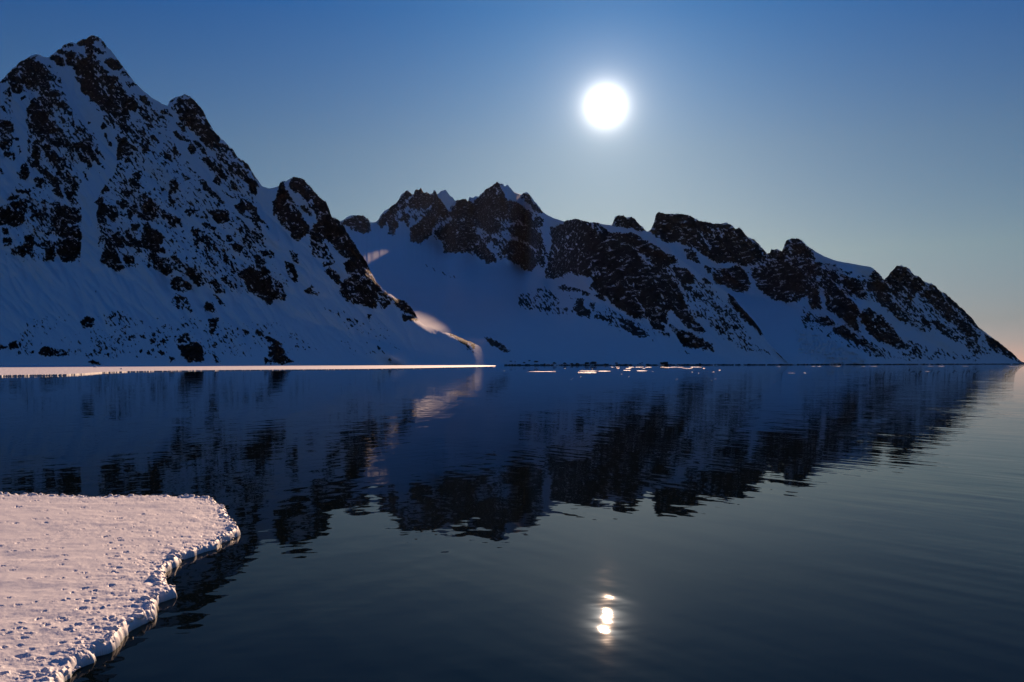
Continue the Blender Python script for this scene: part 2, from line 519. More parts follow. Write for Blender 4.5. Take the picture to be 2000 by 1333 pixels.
Z1 = T(0, 60, 6.667, [
    [(400, 350), (470, 320), (420, 380), (520, 420), (600, 470), (640, 540), (720, 600), (690, 640), (630, 650), (650, 720), (640, 770), (560, 770), (500, 720), (480, 770), (420, 785), (370, 770), (320, 720), (340, 690), (280, 640), (300, 560), (280, 500), (400, 460), (230, 460), (240, 410), (330, 380)],
    [(0, 680), (60, 610), (130, 540), (220, 470), (280, 500), (200, 560), (180, 580), (240, 600), (300, 680), (230, 680), (130, 650)],
    [(120, 690), (220, 690), (310, 740), (320, 790), (240, 830), (150, 820), (100, 790), (160, 750)],
    [(250, 870), (330, 840), (360, 870), (300, 910), (260, 940)],
    [(660, 330), (740, 320), (830, 400), (840, 440), (800, 470), (740, 440), (720, 390), (670, 370)],
    [(735, 260), (800, 240), (830, 280), (930, 270), (980, 330), (920, 390), (1000, 430), (960, 460), (890, 450), (860, 390), (870, 340), (810, 300), (740, 300)],
    [(830, 190), (890, 165), (940, 180), (870, 200), (815, 220)],
    [(1010, 165), (1100, 110), (1210, 65), (1290, 90), (1350, 140), (1390, 200), (1370, 210), (1300, 130), (1230, 130), (1230, 170), (1180, 190), (1250, 220), (1350, 290), (1300, 310), (1220, 250), (1190, 310), (1250, 340), (1230, 370), (1150, 340), (1120, 280), (1130, 230), (1090, 200), (1030, 200)],
    [(1020, 390), (1110, 360), (1190, 360), (1290, 420), (1340, 500), (1420, 540), (1390, 590), (1500, 600), (1530, 660), (1450, 690), (1560, 740), (1650, 850), (1770, 920), (1800, 1000), (1760, 1050), (1690, 1040), (1640, 1000), (1690, 1120), (1630, 1180), (1690, 1260), (1700, 1300), (1610, 1310), (1560, 1250), (1490, 1240), (1430, 1170), (1410, 1060), (1330, 1040), (1300, 960), (1180, 910), (1170, 850), (1100, 840), (1060, 770), (1050, 700), (990, 650), (960, 590), (1000, 530), (980, 480)],
    [(1380, 400), (1440, 350), (1530, 410), (1590, 470), (1540, 500), (1480, 500), (1420, 470)],
    [(1550, 580), (1600, 540), (1650, 540), (1690, 600), (1610, 590)],
    [(1640, 660), (1740, 690), (1760, 720), (1700, 720)],
    [(1820, 870), (1880, 860), (1960, 970), (1900, 960), (1840, 910)],
    [(540, 780), (640, 770), (760, 800), (790, 850), (700, 850), (770, 910), (690, 920), (650, 860), (560, 850), (520, 830)],
    [(440, 890), (520, 860), (640, 900), (700, 970), (680, 1000), (580, 1000), (560, 940), (500, 960), (620, 1050), (680, 1030), (600, 1110), (620, 1170), (560, 1200), (660, 1250), (760, 1260), (820, 1333), (440, 1333), (430, 1240), (390, 1180), (340, 1120), (350, 1020), (420, 950)],
    [(730, 930), (820, 930), (880, 1000), (840, 1030), (770, 970)], [(880, 1050), (930, 1060), (950, 1100), (900, 1090)],
    [(800, 1130), (850, 1160), (860, 1220), (780, 1190)], [(890, 1190), (980, 1210), (1060, 1300), (980, 1280), (920, 1230)],
    [(1030, 1170), (1110, 1260), (1060, 1250)], [(1130, 1180), (1190, 1180), (1200, 1230), (1150, 1230)],
    [(1340, 1180), (1380, 1190), (1420, 1250), (1330, 1290), (1290, 1250)],
    [(0, 1170), (80, 1180), (190, 1230), (210, 1300), (100, 1333), (0, 1333)], [(0, 1000), (50, 990), (80, 1060)],
    [(1800, 980), (1850, 1000), (1960, 1130), (1900, 1170), (1830, 1090)]])
Z2 = T(0, 240, 6.667, [
    [(0, 0), (120, 10), (210, 80), (150, 110), (60, 90), (0, 60)], [(0, 220), (130, 230), (180, 290), (40, 360), (0, 330)],
    [(140, 190), (240, 200), (260, 260), (190, 250)], [(0, 140), (60, 130), (90, 190), (30, 200)],
    [(60, 400), (130, 360), (190, 390), (220, 460), (170, 500), (90, 470)], [(200, 310), (260, 290), (290, 400), (230, 430), (240, 340)],
    [(0, 560), (30, 590), (60, 660), (0, 680)], [(0, 710), (25, 750), (0, 750)],
    [(420, 0), (560, 0), (580, 150), (520, 190), (490, 170), (480, 100), (430, 70)],
    [(590, 60), (720, 30), (800, 100), (860, 180), (760, 160), (690, 110)], [(420, 270), (520, 190), (640, 180), (560, 240), (470, 260)],
    [(620, 230), (760, 190), (860, 210), (940, 320), (890, 340), (800, 290), (740, 320), (680, 270)],
    [(540, 300), (640, 300), (640, 360), (740, 400), (810, 490), (820, 580), (800, 610), (720, 560), (640, 500), (580, 400)],
    [(430, 310), (490, 310), (520, 390), (510, 550), (540, 600), (480, 560), (420, 560), (360, 490), (400, 440), (420, 400)],
    [(300, 540), (370, 580), (380, 690), (340, 720), (260, 720), (230, 680), (290, 620)],
    [(950, 265), (1080, 260), (1110, 240), (1220, 380), (1230, 430), (1330, 530), (1390, 590), (1360, 610), (1280, 560), (1210, 490), (1200, 430), (1120, 360), (1120, 440), (1200, 560), (1170, 580), (1080, 500), (1030, 480), (1040, 420)],
    [(1240, 370), (1320, 380), (1400, 520), (1350, 490), (1290, 430)], [(1240, 570), (1310, 640), (1310, 690), (1270, 640)],
    [(520, 630), (590, 615), (680, 700), (780, 800), (770, 840), (680, 800), (600, 720)],
    [(440, 720), (540, 725), (610, 810), (560, 790), (500, 760), (550, 850), (480, 820)],
    [(720, 640), (760, 610), (810, 660), (740, 670)], [(780, 680), (870, 730), (870, 650), (940, 760), (940, 810), (870, 770), (810, 740)],
    [(970, 750), (1030, 810), (1020, 850), (975, 810)], [(1090, 660), (1160, 720), (1160, 780), (1110, 740)], [(920, 830), (1000, 870), (960, 870)],
    [(760, 850), (800, 900), (820, 1000), (760, 960), (700, 890)], [(850, 850), (900, 890), (940, 980), (920, 1020), (870, 960)],
    [(1350, 120), (1410, 110), (1410, 200), (1470, 260), (1460, 330), (1400, 300), (1380, 230), (1350, 190)],
    [(1560, 200), (1620, 190), (1700, 290), (1770, 380), (1700, 430), (1640, 430), (1600, 330), (1600, 440), (1540, 490), (1515, 420), (1520, 290)],
    [(1820, 280), (1870, 250), (1900, 290), (1860, 330)], [(1860, 350), (1920, 320), (1920, 380)],
    [(190, 870), (400, 880), (380, 920), (240, 900)], [(160, 960), (240, 960), (230, 990), (120, 990)],
    [(0, 1120), (120, 1050), (280, 1030), (350, 1090), (300, 1130), (330, 1180), (200, 1170), (100, 1170), (30, 1170)],
    [(100, 1210), (230, 1180), (330, 1240), (300, 1310), (230, 1333), (0, 1333), (0, 1260), (130, 1250)],
    [(390, 1090), (470, 1080), (460, 1150), (540, 1180), (600, 1190), (500, 1220), (410, 1230), (430, 1170)],
    [(680, 1040), (760, 1040), (780, 1070), (700, 1070)],
    [(690, 1270), (740, 1180), (790, 1090), (850, 1090), (960, 1140), (1060, 1200), (1060, 1270), (1000, 1310), (830, 1290), (750, 1270), (810, 1333), (690, 1333)],
    [(1330, 870), (1370, 820), (1420, 870), (1370, 900), (1330, 920)],
    [(1220, 1050), (1290, 950), (1350, 1000), (1320, 1060), (1430, 1080), (1510, 1120), (1530, 1200), (1490, 1270), (1400, 1220), (1340, 1210), (1380, 1300), (1280, 1310), (1270, 1230), (1260, 1130), (1280, 1060)],
    [(1540, 1050), (1600, 1010), (1670, 1030), (1680, 1080), (1600, 1110)], [(1630, 1200), (1700, 1100), (1750, 1080), (1790, 1150), (1740, 1190), (1670, 1250)],
    [(1840, 1110), (1920, 1080), (2000, 1120), (2000, 1220), (1900, 1200)], [(1790, 1160), (1880, 1210), (1970, 1280), (1860, 1260)],
    [(1740, 680), (1790, 640), (1830, 690), (1800, 750), (1760, 730)], [(1680, 760), (1740, 740), (1830, 830), (1760, 860), (1730, 800)],
    [(1580, 910), (1720, 890), (1720, 930), (1620, 940)], [(1620, 470), (1680, 450), (1710, 530), (1640, 520)]])
Z3 = T(280, 180, 6.667, [
    [(320, 140), (380, 100), (500, 35), (590, 50), (680, 130), (770, 230), (810, 320), (760, 300), (690, 230), (640, 190), (560, 110), (510, 100), (540, 160), (700, 260), (690, 300), (660, 340), (730, 340), (770, 420), (870, 470), (930, 530), (1010, 600), (980, 660), (1060, 690), (1110, 760), (1080, 800), (1140, 830), (1160, 900), (1240, 970), (1360, 1060), (1330, 1090), (1460, 1180), (1520, 1250), (1470, 1240), (1480, 1320), (1430, 1333), (1390, 1290), (1370, 1190), (1300, 1140), (1250, 1080), (1170, 1060), (1110, 1010), (1120, 950), (1060, 930), (990, 870), (960, 790), (880, 750), (810, 680), (750, 620), (760, 570), (680, 540), (590, 480), (590, 440), (520, 410), (450, 310), (420, 230), (380, 190), (420, 170)],
    [(780, 350), (850, 390), (900, 470), (820, 430)], [(1110, 760), (1170, 760), (1220, 860), (1160, 830)],
    [(1200, 780), (1240, 820), (1370, 900), (1450, 1020), (1560, 1220), (1480, 1150), (1420, 1080), (1410, 1030), (1330, 980), (1250, 900)],
    [(240, 250), (310, 230), (390, 320), (400, 370), (340, 330), (280, 290)], [(290, 390), (350, 370), (340, 420)], [(300, 440), (350, 440), (400, 480)],
    [(420, 400), (490, 410), (560, 520), (500, 490), (450, 450)], [(360, 510), (430, 500), (500, 560), (560, 630), (550, 660), (460, 610), (400, 580)],
    [(550, 730), (620, 670), (680, 730), (670, 780), (630, 820), (570, 770)], [(380, 740), (410, 710), (460, 780), (450, 820), (400, 780)],
    [(660, 650), (700, 640), (770, 730), (830, 820), (770, 780), (700, 710)],
    [(770, 880), (850, 860), (940, 930), (930, 980), (1000, 1010), (1090, 1110), (1070, 1160), (1000, 1110), (950, 1040), (880, 1000), (830, 930)],
    [(890, 1170), (930, 1100), (1000, 1150), (1010, 1230), (950, 1220)], [(720, 1150), (800, 1150), (880, 1230), (930, 1310), (1000, 1430), (900, 1330), (800, 1260)],
    [(1100, 1190), (1180, 1180), (1230, 1270), (1150, 1250)], [(1010, 1270), (1080, 1290), (1200, 1370), (1220, 1400), (1160, 1390), (1020, 1310)],
    [(250, 790), (300, 780), (350, 870), (340, 900), (280, 870)], [(240, 930), (290, 920), (300, 950)],
    [(350, 1170), (410, 1150), (450, 1220), (440, 1310), (380, 1310), (340, 1333), (350, 1240)], [(90, 590), (150, 560), (200, 650), (140, 680)],
    [(780, 1040), (830, 1060), (830, 1100)], [(510, 1070), (600, 1130), (540, 1130)],
    [(0, 110), (40, 90), (100, 160), (60, 170)], [(0, 180), (70, 270), (130, 390), (60, 370), (30, 350), (0, 300)],
    [(10, 410), (120, 430), (130, 470), (60, 450)], [(0, 650), (40, 690), (30, 730), (60, 770), (0, 770)], [(130, 250), (210, 330), (160, 290)]])
Z4 = T(280, 360, 6.667, [
    [(930, 130), (990, 150), (1000, 190), (1040, 250), (1000, 240)],
    [(1170, 270), (1290, 200), (1390, 230), (1460, 300), (1530, 440), (1640, 570), (1690, 650), (1640, 610), (1540, 500), (1480, 430), (1350, 320), (1330, 400), (1410, 420), (1490, 510), (1560, 610), (1510, 600), (1440, 540), (1390, 470), (1310, 450), (1240, 380), (1180, 330)],
    [(550, 350), (620, 320), (700, 340), (660, 370), (720, 400), (700, 430), (580, 410)], [(760, 380), (810, 380), (860, 450), (790, 430)],
    [(870, 340), (1000, 340), (1060, 340), (1110, 390), (1110, 450), (1050, 500), (980, 510), (940, 480), (910, 420)],
    [(760, 510), (830, 520), (880, 570), (960, 560), (940, 600), (850, 570)],
    [(640, 570), (700, 560), (790, 630), (700, 600), (720, 700), (770, 750), (700, 770), (720, 830), (650, 800), (680, 740), (680, 670), (630, 620)],
    [(770, 680), (830, 670), (870, 750), (960, 860), (930, 870), (840, 820)], [(930, 650), (970, 660), (1040, 740), (990, 710)],
    [(1080, 690), (1150, 680), (1160, 740), (1090, 730)], [(1130, 780), (1200, 770), (1250, 800), (1310, 820), (1270, 880), (1190, 850)],
    [(1300, 880), (1370, 900), (1400, 950), (1330, 940)], [(820, 890), (870, 890), (880, 960), (840, 960)],
    [(1040, 930), (1090, 930), (1140, 1050), (1200, 1120), (1170, 1150), (1100, 1080)],
    [(1440, 930), (1520, 930), (1580, 1010), (1560, 1060), (1640, 1140), (1620, 1180), (1550, 1150), (1470, 1080)],
    [(1380, 1110), (1440, 1100), (1480, 1180), (1420, 1200)], [(1510, 1230), (1570, 1200), (1620, 1240), (1570, 1300)],
    [(1330, 1210), (1380, 1210), (1480, 1333), (1520, 1400), (1460, 1440), (1340, 1333)], [(1240, 1150), (1340, 1190), (1270, 1200)],
    [(0, 560), (60, 520), (110, 600), (190, 640), (270, 690), (240, 760), (150, 780), (250, 820), (270, 890), (150, 890), (60, 840), (0, 800)],
    [(0, 300), (100, 310), (170, 360), (160, 420), (80, 410), (0, 370)], [(0, 240), (90, 170), (130, 240), (200, 290), (100, 280)],
    [(250, 430), (300, 380), (390, 410), (460, 450), (490, 530), (440, 490), (400, 500), (410, 570), (350, 500), (290, 430)],
    [(340, 120), (400, 230), (400, 300), (340, 270)],
    [(110, 930), (170, 920), (240, 1000), (200, 1020), (120, 970)],
    [(210, 1080), (260, 980), (350, 970), (390, 920), (460, 980), (540, 1070), (470, 1070), (440, 1110), (530, 1160), (400, 1100), (370, 1160), (300, 1190), (250, 1140)],
    [(560, 1120), (600, 1080), (660, 1120), (740, 1210), (780, 1310), (720, 1340), (640, 1240), (560, 1180)],
    [(360, 1280), (430, 1200), (510, 1240), (600, 1310), (620, 1370), (520, 1390), (380, 1340)],
    [(1540, 870), (1590, 870), (1660, 960), (1590, 920)], [(1640, 880), (1700, 890), (1700, 950), (1650, 930)],
    [(1800, 980), (1850, 1000), (1930, 1100), (1990, 1200), (2000, 1290), (1920, 1250), (1870, 1180), (1850, 1080)],
    [(220, 490), (310, 560), (280, 560)], [(1720, 720), (1780, 740), (1750, 760)],
    [(870, 1280), (950, 1260), (1000, 1340), (880, 1333)], [(1030, 1230), (1080, 1200), (1160, 1333), (1100, 1300)]])
Z5 = T(500, 330, 5.797, [
    [(170, 370), (220, 330), (250, 250), (270, 170), (310, 160), (350, 250), (370, 320), (440, 400), (500, 480), (540, 580), (600, 640), (580, 720), (530, 770), (490, 815), (410, 780), (400, 720), (340, 670), (240, 560), (200, 510)],
    [(380, 160), (430, 85), (540, 120), (600, 180), (640, 240), (700, 310), (790, 370), (830, 450), (860, 540), (700, 560), (690, 500), (600, 430), (600, 390), (650, 370), (580, 370), (530, 320), (500, 260), (440, 260), (410, 220)],
    [(740, 570), (860, 540), (980, 620), (1010, 690), (1080, 800), (1160, 920), (1240, 1030), (1290, 1110), (1300, 1180), (1200, 1240), (1180, 1180), (1040, 1180), (1000, 1080), (1080, 1010), (1000, 990), (930, 960), (920, 900), (840, 830), (740, 800), (800, 870), (830, 940), (740, 1030), (700, 1000), (630, 960), (660, 880), (610, 870), (620, 780), (610, 710), (700, 600)],
    [(760, 1080), (800, 1010), (850, 960), (880, 1060), (840, 1090), (790, 1100)],
    [(800, 1160), (830, 1110), (900, 1170), (940, 1230), (950, 1310), (890, 1280), (840, 1230)],
    [(530, 430), (570, 440), (630, 520), (610, 530), (550, 470)], [(0, 500), (70, 570), (150, 640), (190, 740), (100, 640), (0, 600)],
    [(220, 780), (270, 800), (260, 830)], [(65, 930), (120, 930), (150, 1010), (90, 970)], [(150, 930), (210, 950), (200, 1010)],
    [(380, 920), (460, 980), (480, 1060), (430, 1050), (400, 1000)], [(320, 1080), (400, 1100), (480, 1200), (490, 1280), (440, 1300), (360, 1230)],
    [(30, 1240), (90, 1220), (130, 1260), (80, 1310)]])
Z5_HOLES = T(500, 330, 5.797, [[(470, 140), (520, 180), (585, 245), (535, 230)], [(430, 610), (480, 620), (540, 680), (500, 680)], [(740, 780), (800, 790), (900, 880), (960, 950), (1010, 1000), (980, 1100), (900, 1080), (850, 920)]])
C2 = T(0, 400, 3.571, [
    [(380, 20), (440, 10), (520, 40), (575, 90), (540, 130), (450, 130), (400, 100)], [(360, 120), (430, 110), (480, 160), (550, 150), (580, 220), (560, 250), (490, 220), (430, 230), (370, 190), (350, 150)],
    [(410, 260), (470, 230), (560, 260), (575, 350), (500, 390), (440, 390), (405, 340)], [(170, 230), (240, 215), (240, 270), (210, 350), (150, 360), (90, 340), (80, 310), (160, 290)],
    [(260, 280), (320, 250), (380, 290), (370, 380), (330, 380), (320, 320)], [(0, 60), (60, 60), (180, 30), (170, 100), (120, 135), (60, 120), (0, 90)],
    [(10, 175), (50, 170), (60, 205), (20, 205)], [(30, 240), (80, 240), (75, 275), (25, 280)], [(690, 230), (720, 225), (715, 260), (690, 265)],
    [(780, 220), (830, 185), (870, 250), (860, 300), (820, 290)], [(870, 190), (930, 230), (980, 290), (920, 290), (880, 280)], [(910, 140), (970, 140), (960, 180), (930, 185)],
    [(740, 250), (770, 240), (820, 350), (860, 440), (820, 460), (770, 440), (700, 380), (730, 310)], [(860, 360), (930, 360), (945, 430), (920, 430), (905, 400), (890, 450)],
    [(1190, 680), (1240, 620), (1300, 660), (1330, 730), (1280, 720), (1260, 680), (1240, 720)], [(1480, 540), (1540, 560), (1565, 610), (1510, 610)], [(1500, 630), (1570, 700), (1530, 680)],
    [(1430, 690), (1480, 690), (1500, 740), (1440, 740)], [(560, 830), (600, 780), (660, 800), (650, 860), (580, 855)], [(265, 1040), (300, 1000), (470, 1020), (480, 1045), (380, 1050), (300, 1045)],
    [(60, 970), (110, 960), (130, 1000), (70, 1005)], [(0, 980), (50, 990), (0, 1010)], [(180, 1025), (240, 1020), (230, 1035)],
    [(1235, 980), (1290, 990), (1340, 960), (1400, 970), (1420, 1080), (1320, 1100), (1270, 1050)], [(1230, 920), (1310, 905), (1330, 950), (1250, 960)], [(1480, 1050), (1540, 1090), (1510, 1100)],
    [(1855, 920), (1910, 940), (1960, 980), (1890, 980)], [(1870, 990), (1940, 990), (2000, 1060), (2040, 1100), (1990, 1110), (1920, 1100), (1880, 1060)], [(1840, 1070), (1890, 1100), (1850, 1105)],
    [(1690, 880), (1730, 890), (1720, 905)], [(1790, 870), (1840, 910), (1800, 910)], [(980, 915), (1020, 915), (1010, 930)], [(1040, 940), (1080, 945), (1070, 957)],
    [(655, 580), (680, 600), (670, 640)], [(660, 1020), (690, 1025), (690, 1040)], [(1120, 1020), (1150, 1030), (1130, 1045)], [(1185, 1065), (1210, 1075), (1190, 1100)], [(630, 1090), (700, 1095), (690, 1105)],
    [(1670, 480), (1740, 440), (1850, 490), (1940, 540), (1990, 620), (1990, 660), (1920, 660), (1880, 690), (1810, 650), (1760, 600)], [(1460, 800), (1520, 790), (1500, 880), (1465, 890)]])
C3A = T(500, 320, 3.173, [
    [(525, 740), (600, 690), (720, 700), (800, 800), (830, 830), (830, 870), (790, 890), (740, 840), (740, 900), (680, 880), (620, 860), (560, 850), (530, 800)],
    [(800, 800), (860, 800), (930, 850), (980, 900), (990, 940), (930, 920), (870, 880)], [(905, 925), (950, 940), (1000, 975), (920, 965)],
    [(170, 600), (240, 620), (265, 700), (240, 740), (190, 690)], [(280, 780), (340, 760), (385, 810), (370, 825), (300, 800)],
    [(1200, 1050), (1290, 1085), (1360, 1110), (1350, 1170), (1310, 1150), (1270, 1100)], [(830, 1210), (850, 1215), (840, 1235)], [(690, 940), (710, 945), (700, 955)], [(760, 1130), (775, 1140), (760, 1145)]])
A_SPECK = [
    ([(0, 150), (150, 90), (300, 200), (520, 380), (560, 480), (600, 560), (520, 590), (380, 560), (230, 520), (0, 520)], -1.3),
    ([(40, 620), (240, 590), (420, 620), (560, 620), (640, 690), (500, 705), (300, 708), (20, 705)], -2.3),
    ([(600, 580), (760, 620), (800, 700), (690, 705), (620, 640)], -3.4)]
A_RIDGE = [(-260, 330), (-160, 290), (-80, 230), (0, 160), (20, 138), (40, 122), (58, 112), (62, 108), (72, 107), (85, 112), (95, 114), (108, 102), (112, 96), (120, 95), (124, 88), (135, 84), (150, 87), (152, 82), (165, 76), (183, 69), (194, 74), (202, 81), (208, 91), (215, 97), (228, 114), (245, 137), (262, 160), (280, 178), (298, 192), (318, 204), (328, 206), (330, 199), (337, 195), (348, 188), (358, 185), (369, 187), (382, 200), (395, 214), (402, 230), (410, 243), (420, 258), (433, 272), (445, 284), (455, 292), (465, 307), (485, 322), (497, 344), (512, 364), (525, 368), (535, 367), (544, 365), (547, 358), (555, 353), (558, 354), (563, 351), (573, 345), (584, 349), (594, 352), (605, 364), (616, 377), (628, 391), (637, 395), (643, 409), (648, 423), (660, 431), (670, 438), (676, 450), (688, 470), (702, 492), (716, 513), (724, 532), (736, 552), (748, 566), (760, 573), (772, 582), (790, 588), (803, 600), (811, 612), (818, 628), (830, 636), (842, 641), (860, 648), (878, 651), (890, 656), (905, 663), (920, 668), (935, 676), (950, 685), (963, 696), (972, 706), (976, 713), (990, 716)]
mountain_left = build_mountain(
    'mountain', 'steep snowy mountain with dark rock ribs and pointed summit rising from the shore', -260, 985, 1050, 540,
    [(-260, 1280), (0, 1250), (500, 1190), (990, 1150)],
    [[(-260, 560), (0, 545), (150, 525), (350, 560), (500, 600), (650, 640), (800, 684), (900, 703), (990, 715)], A_RIDGE],
    [[(-260, .55), (600, .55), (800, .42), (915, .38), (945, .19), (990, .17)], [(-260, .95), (500, .9), (700, .85), (860, .5), (915, .4), (945, .2), (990, .18)]],
    Z1 + Z2 + Z3 + Z4 + Z5 + C2 + C3A, Z5_HOLES, A_SPECK, 52,
    [(-260, 3), (183, 2.2), (215, .8), (320, .8), (335, 2.2), (510, 1.5), (520, .5), (545, 1.5), (700, 2), (830, 1.2), (900, .8), (990, .2)],
    [(-260, 34), (400, 30), (700, 20), (850, 8), (990, 2)], seed=1, flats=[(764, 694, 34, 17, 26, -70), (752, 556, 60, 8, 45, 45), (826, 628, 34, 8, 35, 40), (885, 650, 60, 7, 22, 34)], edge_amp=3.8, grain=0.8, fleck=0.36, clear=[
        [(118, 135), (142, 140), (160, 195), (195, 225), (215, 255), (232, 300), (218, 340), (192, 372), (186, 420), (190, 520), (160, 520), (164, 420), (155, 372), (180, 330), (202, 290), (186, 262), (156, 230), (130, 180)],
        [(25, 178), (52, 188), (47, 240), (52, 300), (32, 330), (12, 380), (-10, 400), (-10, 335), (26, 290), (32, 240)],
        [(505, 368), (540, 368), (530, 420), (545, 470), (580, 520), (602, 560), (640, 620), (605, 622), (562, 542), (522, 474), (506, 420)],
        [(330, 210), (345, 250), (372, 300), (420, 350), (470, 400), (500, 440), (490, 446), (440, 392), (390, 340), (350, 290), (328, 240)],
        [(0, 520), (160, 520), (240, 545), (330, 590), (300, 620), (150, 590), (0, 600)]])

# ---- centre: the glacier bowl, the jagged peaks behind it and the big cliff
C3B = T(500, 320, 3.173, [
    [(535, 370), (600, 325), (660, 322), (700, 345), (705, 420), (640, 425), (590, 395)],
    [(755, 360), (800, 310), (840, 255), (880, 250), (870, 290), (830, 330), (780, 395)], [(820, 340), (850, 330), (880, 370), (850, 440), (820, 430)], [(885, 240), (930, 170), (970, 190), (900, 250)],
    [(950, 240), (980, 195), (1060, 200), (1090, 230), (1060, 270), (1000, 270), (960, 270)], [(985, 165), (1015, 150), (1050, 175), (1080, 205), (980, 200)],
    [(1090, 170), (1130, 190), (1180, 280), (1190, 330), (1100, 370), (1060, 350), (1060, 300), (1100, 270)],
    [(910, 310), (950, 330), (940, 385), (905, 350)],
    [(965, 400), (1040, 330), (1090, 380), (1080, 440), (1020, 490), (960, 480)], [(1190, 320), (1250, 220), (1320, 230), (1370, 290), (1380, 340), (1370, 390), (1330, 400), (1290, 340), (1230, 350)],
    [(1150, 400), (1220, 350), (1270, 370), (1310, 390), (1370, 440), (1410, 500), (1490, 590), (1480, 615), (1420, 610), (1370, 560), (1290, 545), (1170, 550), (1165, 480), (1100, 450), (1110, 420), (1150, 380)],
    [(1380, 210), (1490, 110), (1520, 150), (1560, 230), (1600, 280), (1640, 340), (1560, 370), (1500, 330), (1430, 290), (1390, 330), (1340, 260)],
    [(1360, 290), (1440, 300), (1510, 360), (1510, 430), (1440, 430), (1390, 390)], [(1560, 230), (1610, 240), (1680, 290), (1777, 350), (1777, 380), (1700, 400), (1640, 350)],
    [(1650, 190), (1690, 195), (1730, 250), (1777, 300), (1740, 300), (1680, 240)],
    [(1550, 510), (1580, 480), (1650, 490), (1720, 550), (1740, 620), (1700, 670), (1630, 630), (1560, 590)], [(1500, 560), (1530, 540), (1550, 580), (1520, 590)],
    [(1580, 390), (1690, 390), (1760, 430), (1790, 560), (1777, 640), (1745, 600), (1740, 520), (1690, 490), (1640, 470), (1590, 430)],
    [(1430, 455), (1450, 450), (1455, 475), (1435, 475)], [(1475, 470), (1495, 465), (1495, 500), (1478, 500)], [(1420, 1080), (1500, 1105), (1570, 1160), (1540, 1160), (1460, 1120)]])
K6 = T(1060, 400, 5.553, [
    [(230, 210), (280, 165), (370, 150), (440, 180), (590, 200), (680, 280), (720, 320), (830, 310), (960, 310), (1100, 370), (1220, 440), (1320, 530), (1330, 620), (1300, 680), (1400, 760), (1500, 900), (1580, 1000), (1570, 1100), (1600, 1200), (1700, 1310), (1600, 1290), (1480, 1170), (1400, 1150), (1340, 1160), (1340, 1290), (1240, 1270), (1140, 1210), (1060, 1250), (980, 1220), (850, 1130), (740, 1060), (690, 990), (600, 940), (530, 900), (550, 830), (510, 780), (370, 760), (320, 720), (280, 715), (200, 780), (120, 815), (40, 800), (40, 750), (60, 560), (100, 480), (100, 250)],
    [(1320, 590), (1410, 580), (1430, 640), (1340, 650)], [(1430, 690), (1520, 690), (1620, 760), (1630, 850), (1540, 870), (1440, 780)], [(1570, 510), (1630, 520), (1720, 660), (1700, 690), (1580, 610)],
    [(1520, 870), (1610, 900), (1610, 940), (1540, 920)], [(1640, 950), (1760, 1060), (1700, 1040)], [(1630, 1170), (1700, 1160), (1730, 1220), (1650, 1210)],
    [(340, 1130), (380, 1030), (440, 1040), (440, 1110), (520, 1170), (500, 1220), (380, 1190)], [(520, 1070), (560, 1080), (550, 1150)], [(580, 980), (640, 960), (670, 1040), (600, 1020)],
    [(570, 1220), (680, 1210), (760, 1270), (650, 1250)], [(180, 900), (240, 870), (390, 940), (300, 930)], [(400, 940), (510, 970), (440, 975)]])
K6_HOLES = T(1060, 400, 5.553, [[(990, 460), (1080, 530), (1160, 610), (1250, 690), (1160, 670), (1070, 590)], [(820, 610), (910, 575), (860, 625)], [(1180, 780), (1310, 860), (1220, 840)], [(280, 480), (320, 455), (345, 490)], [(560, 360), (605, 335), (590, 365)], [(740, 750), (780, 730), (780, 760)], [(1040, 700), (1070, 670), (1060, 720)], [(940, 620), (1030, 655), (980, 640)], [(1286, 586), (1344, 646), (1404, 736), (1484, 856), (1564, 956), (1606, 1080), (1590, 1190), (1556, 1064), (1496, 934), (1396, 804), (1316, 694)], [(900, 400), (960, 440), (1010, 500), (950, 470)], [(100, 560), (112, 480), (122, 520), (110, 640)]])
C4 = T(1000, 380, 3.702, [
    [(1180, 850), (1260, 830), (1290, 890), (1370, 960), (1390, 1000), (1320, 990), (1270, 950), (1200, 880)], [(1140, 940), (1230, 990), (1330, 1030), (1440, 1080), (1450, 1130), (1360, 1110), (1240, 1090), (1200, 1030)],
    [(1000, 910), (1100, 960), (1100, 985), (1020, 970)], [(1065, 995), (1130, 1005), (1120, 1020)], [(780, 900), (860, 930), (980, 1010), (970, 1030), (880, 1010), (800, 960)],
    [(1310, 850), (1370, 860), (1370, 890), (1320, 880)], [(1560, 720), (1640, 770), (1740, 870), (1800, 960), (1830, 1020), (1800, 1005), (1720, 930), (1640, 860), (1580, 800)],
    [(1100, 420), (1170, 450), (1180, 500), (1120, 490)], [(1400, 770), (1460, 790), (1540, 850), (1480, 840)], [(1490, 860), (1560, 940), (1620, 970), (1530, 930)], [(1380, 590), (1430, 600), (1440, 640), (1400, 640)], [(1300, 690), (1380, 740), (1400, 790), (1330, 750)]])
BC_SPECK = [
    ([(750, 380), (850, 370), (900, 400), (960, 365), (1060, 420), (1090, 520), (1000, 510), (900, 470), (760, 440)], -0.6),
    ([(1190, 435), (1290, 480), (1420, 580), (1500, 690), (1400, 660), (1310, 560), (1240, 480)], 0.0),
    ([(1390, 600), (1460, 640), (1530, 705), (1440, 690), (1380, 640)], -0.8),
    ([(790, 510), (850, 505), (880, 530), (930, 560), (860, 545)], -0.8),
    ([(1000, 570), (1070, 550), (1110, 590), (1150, 620), (1090, 625), (1010, 605)], -0.5),
    ([(1100, 560), (1190, 590), (1300, 650), (1280, 680), (1200, 650), (1110, 600)], -1.2),
    ([(1220, 660), (1300, 670), (1440, 705), (1420, 712), (1300, 690)], -1.4),
    ([(930, 690), (1040, 700), (1300, 705), (1440, 708), (1440, 713), (930, 712)], -4.4)]
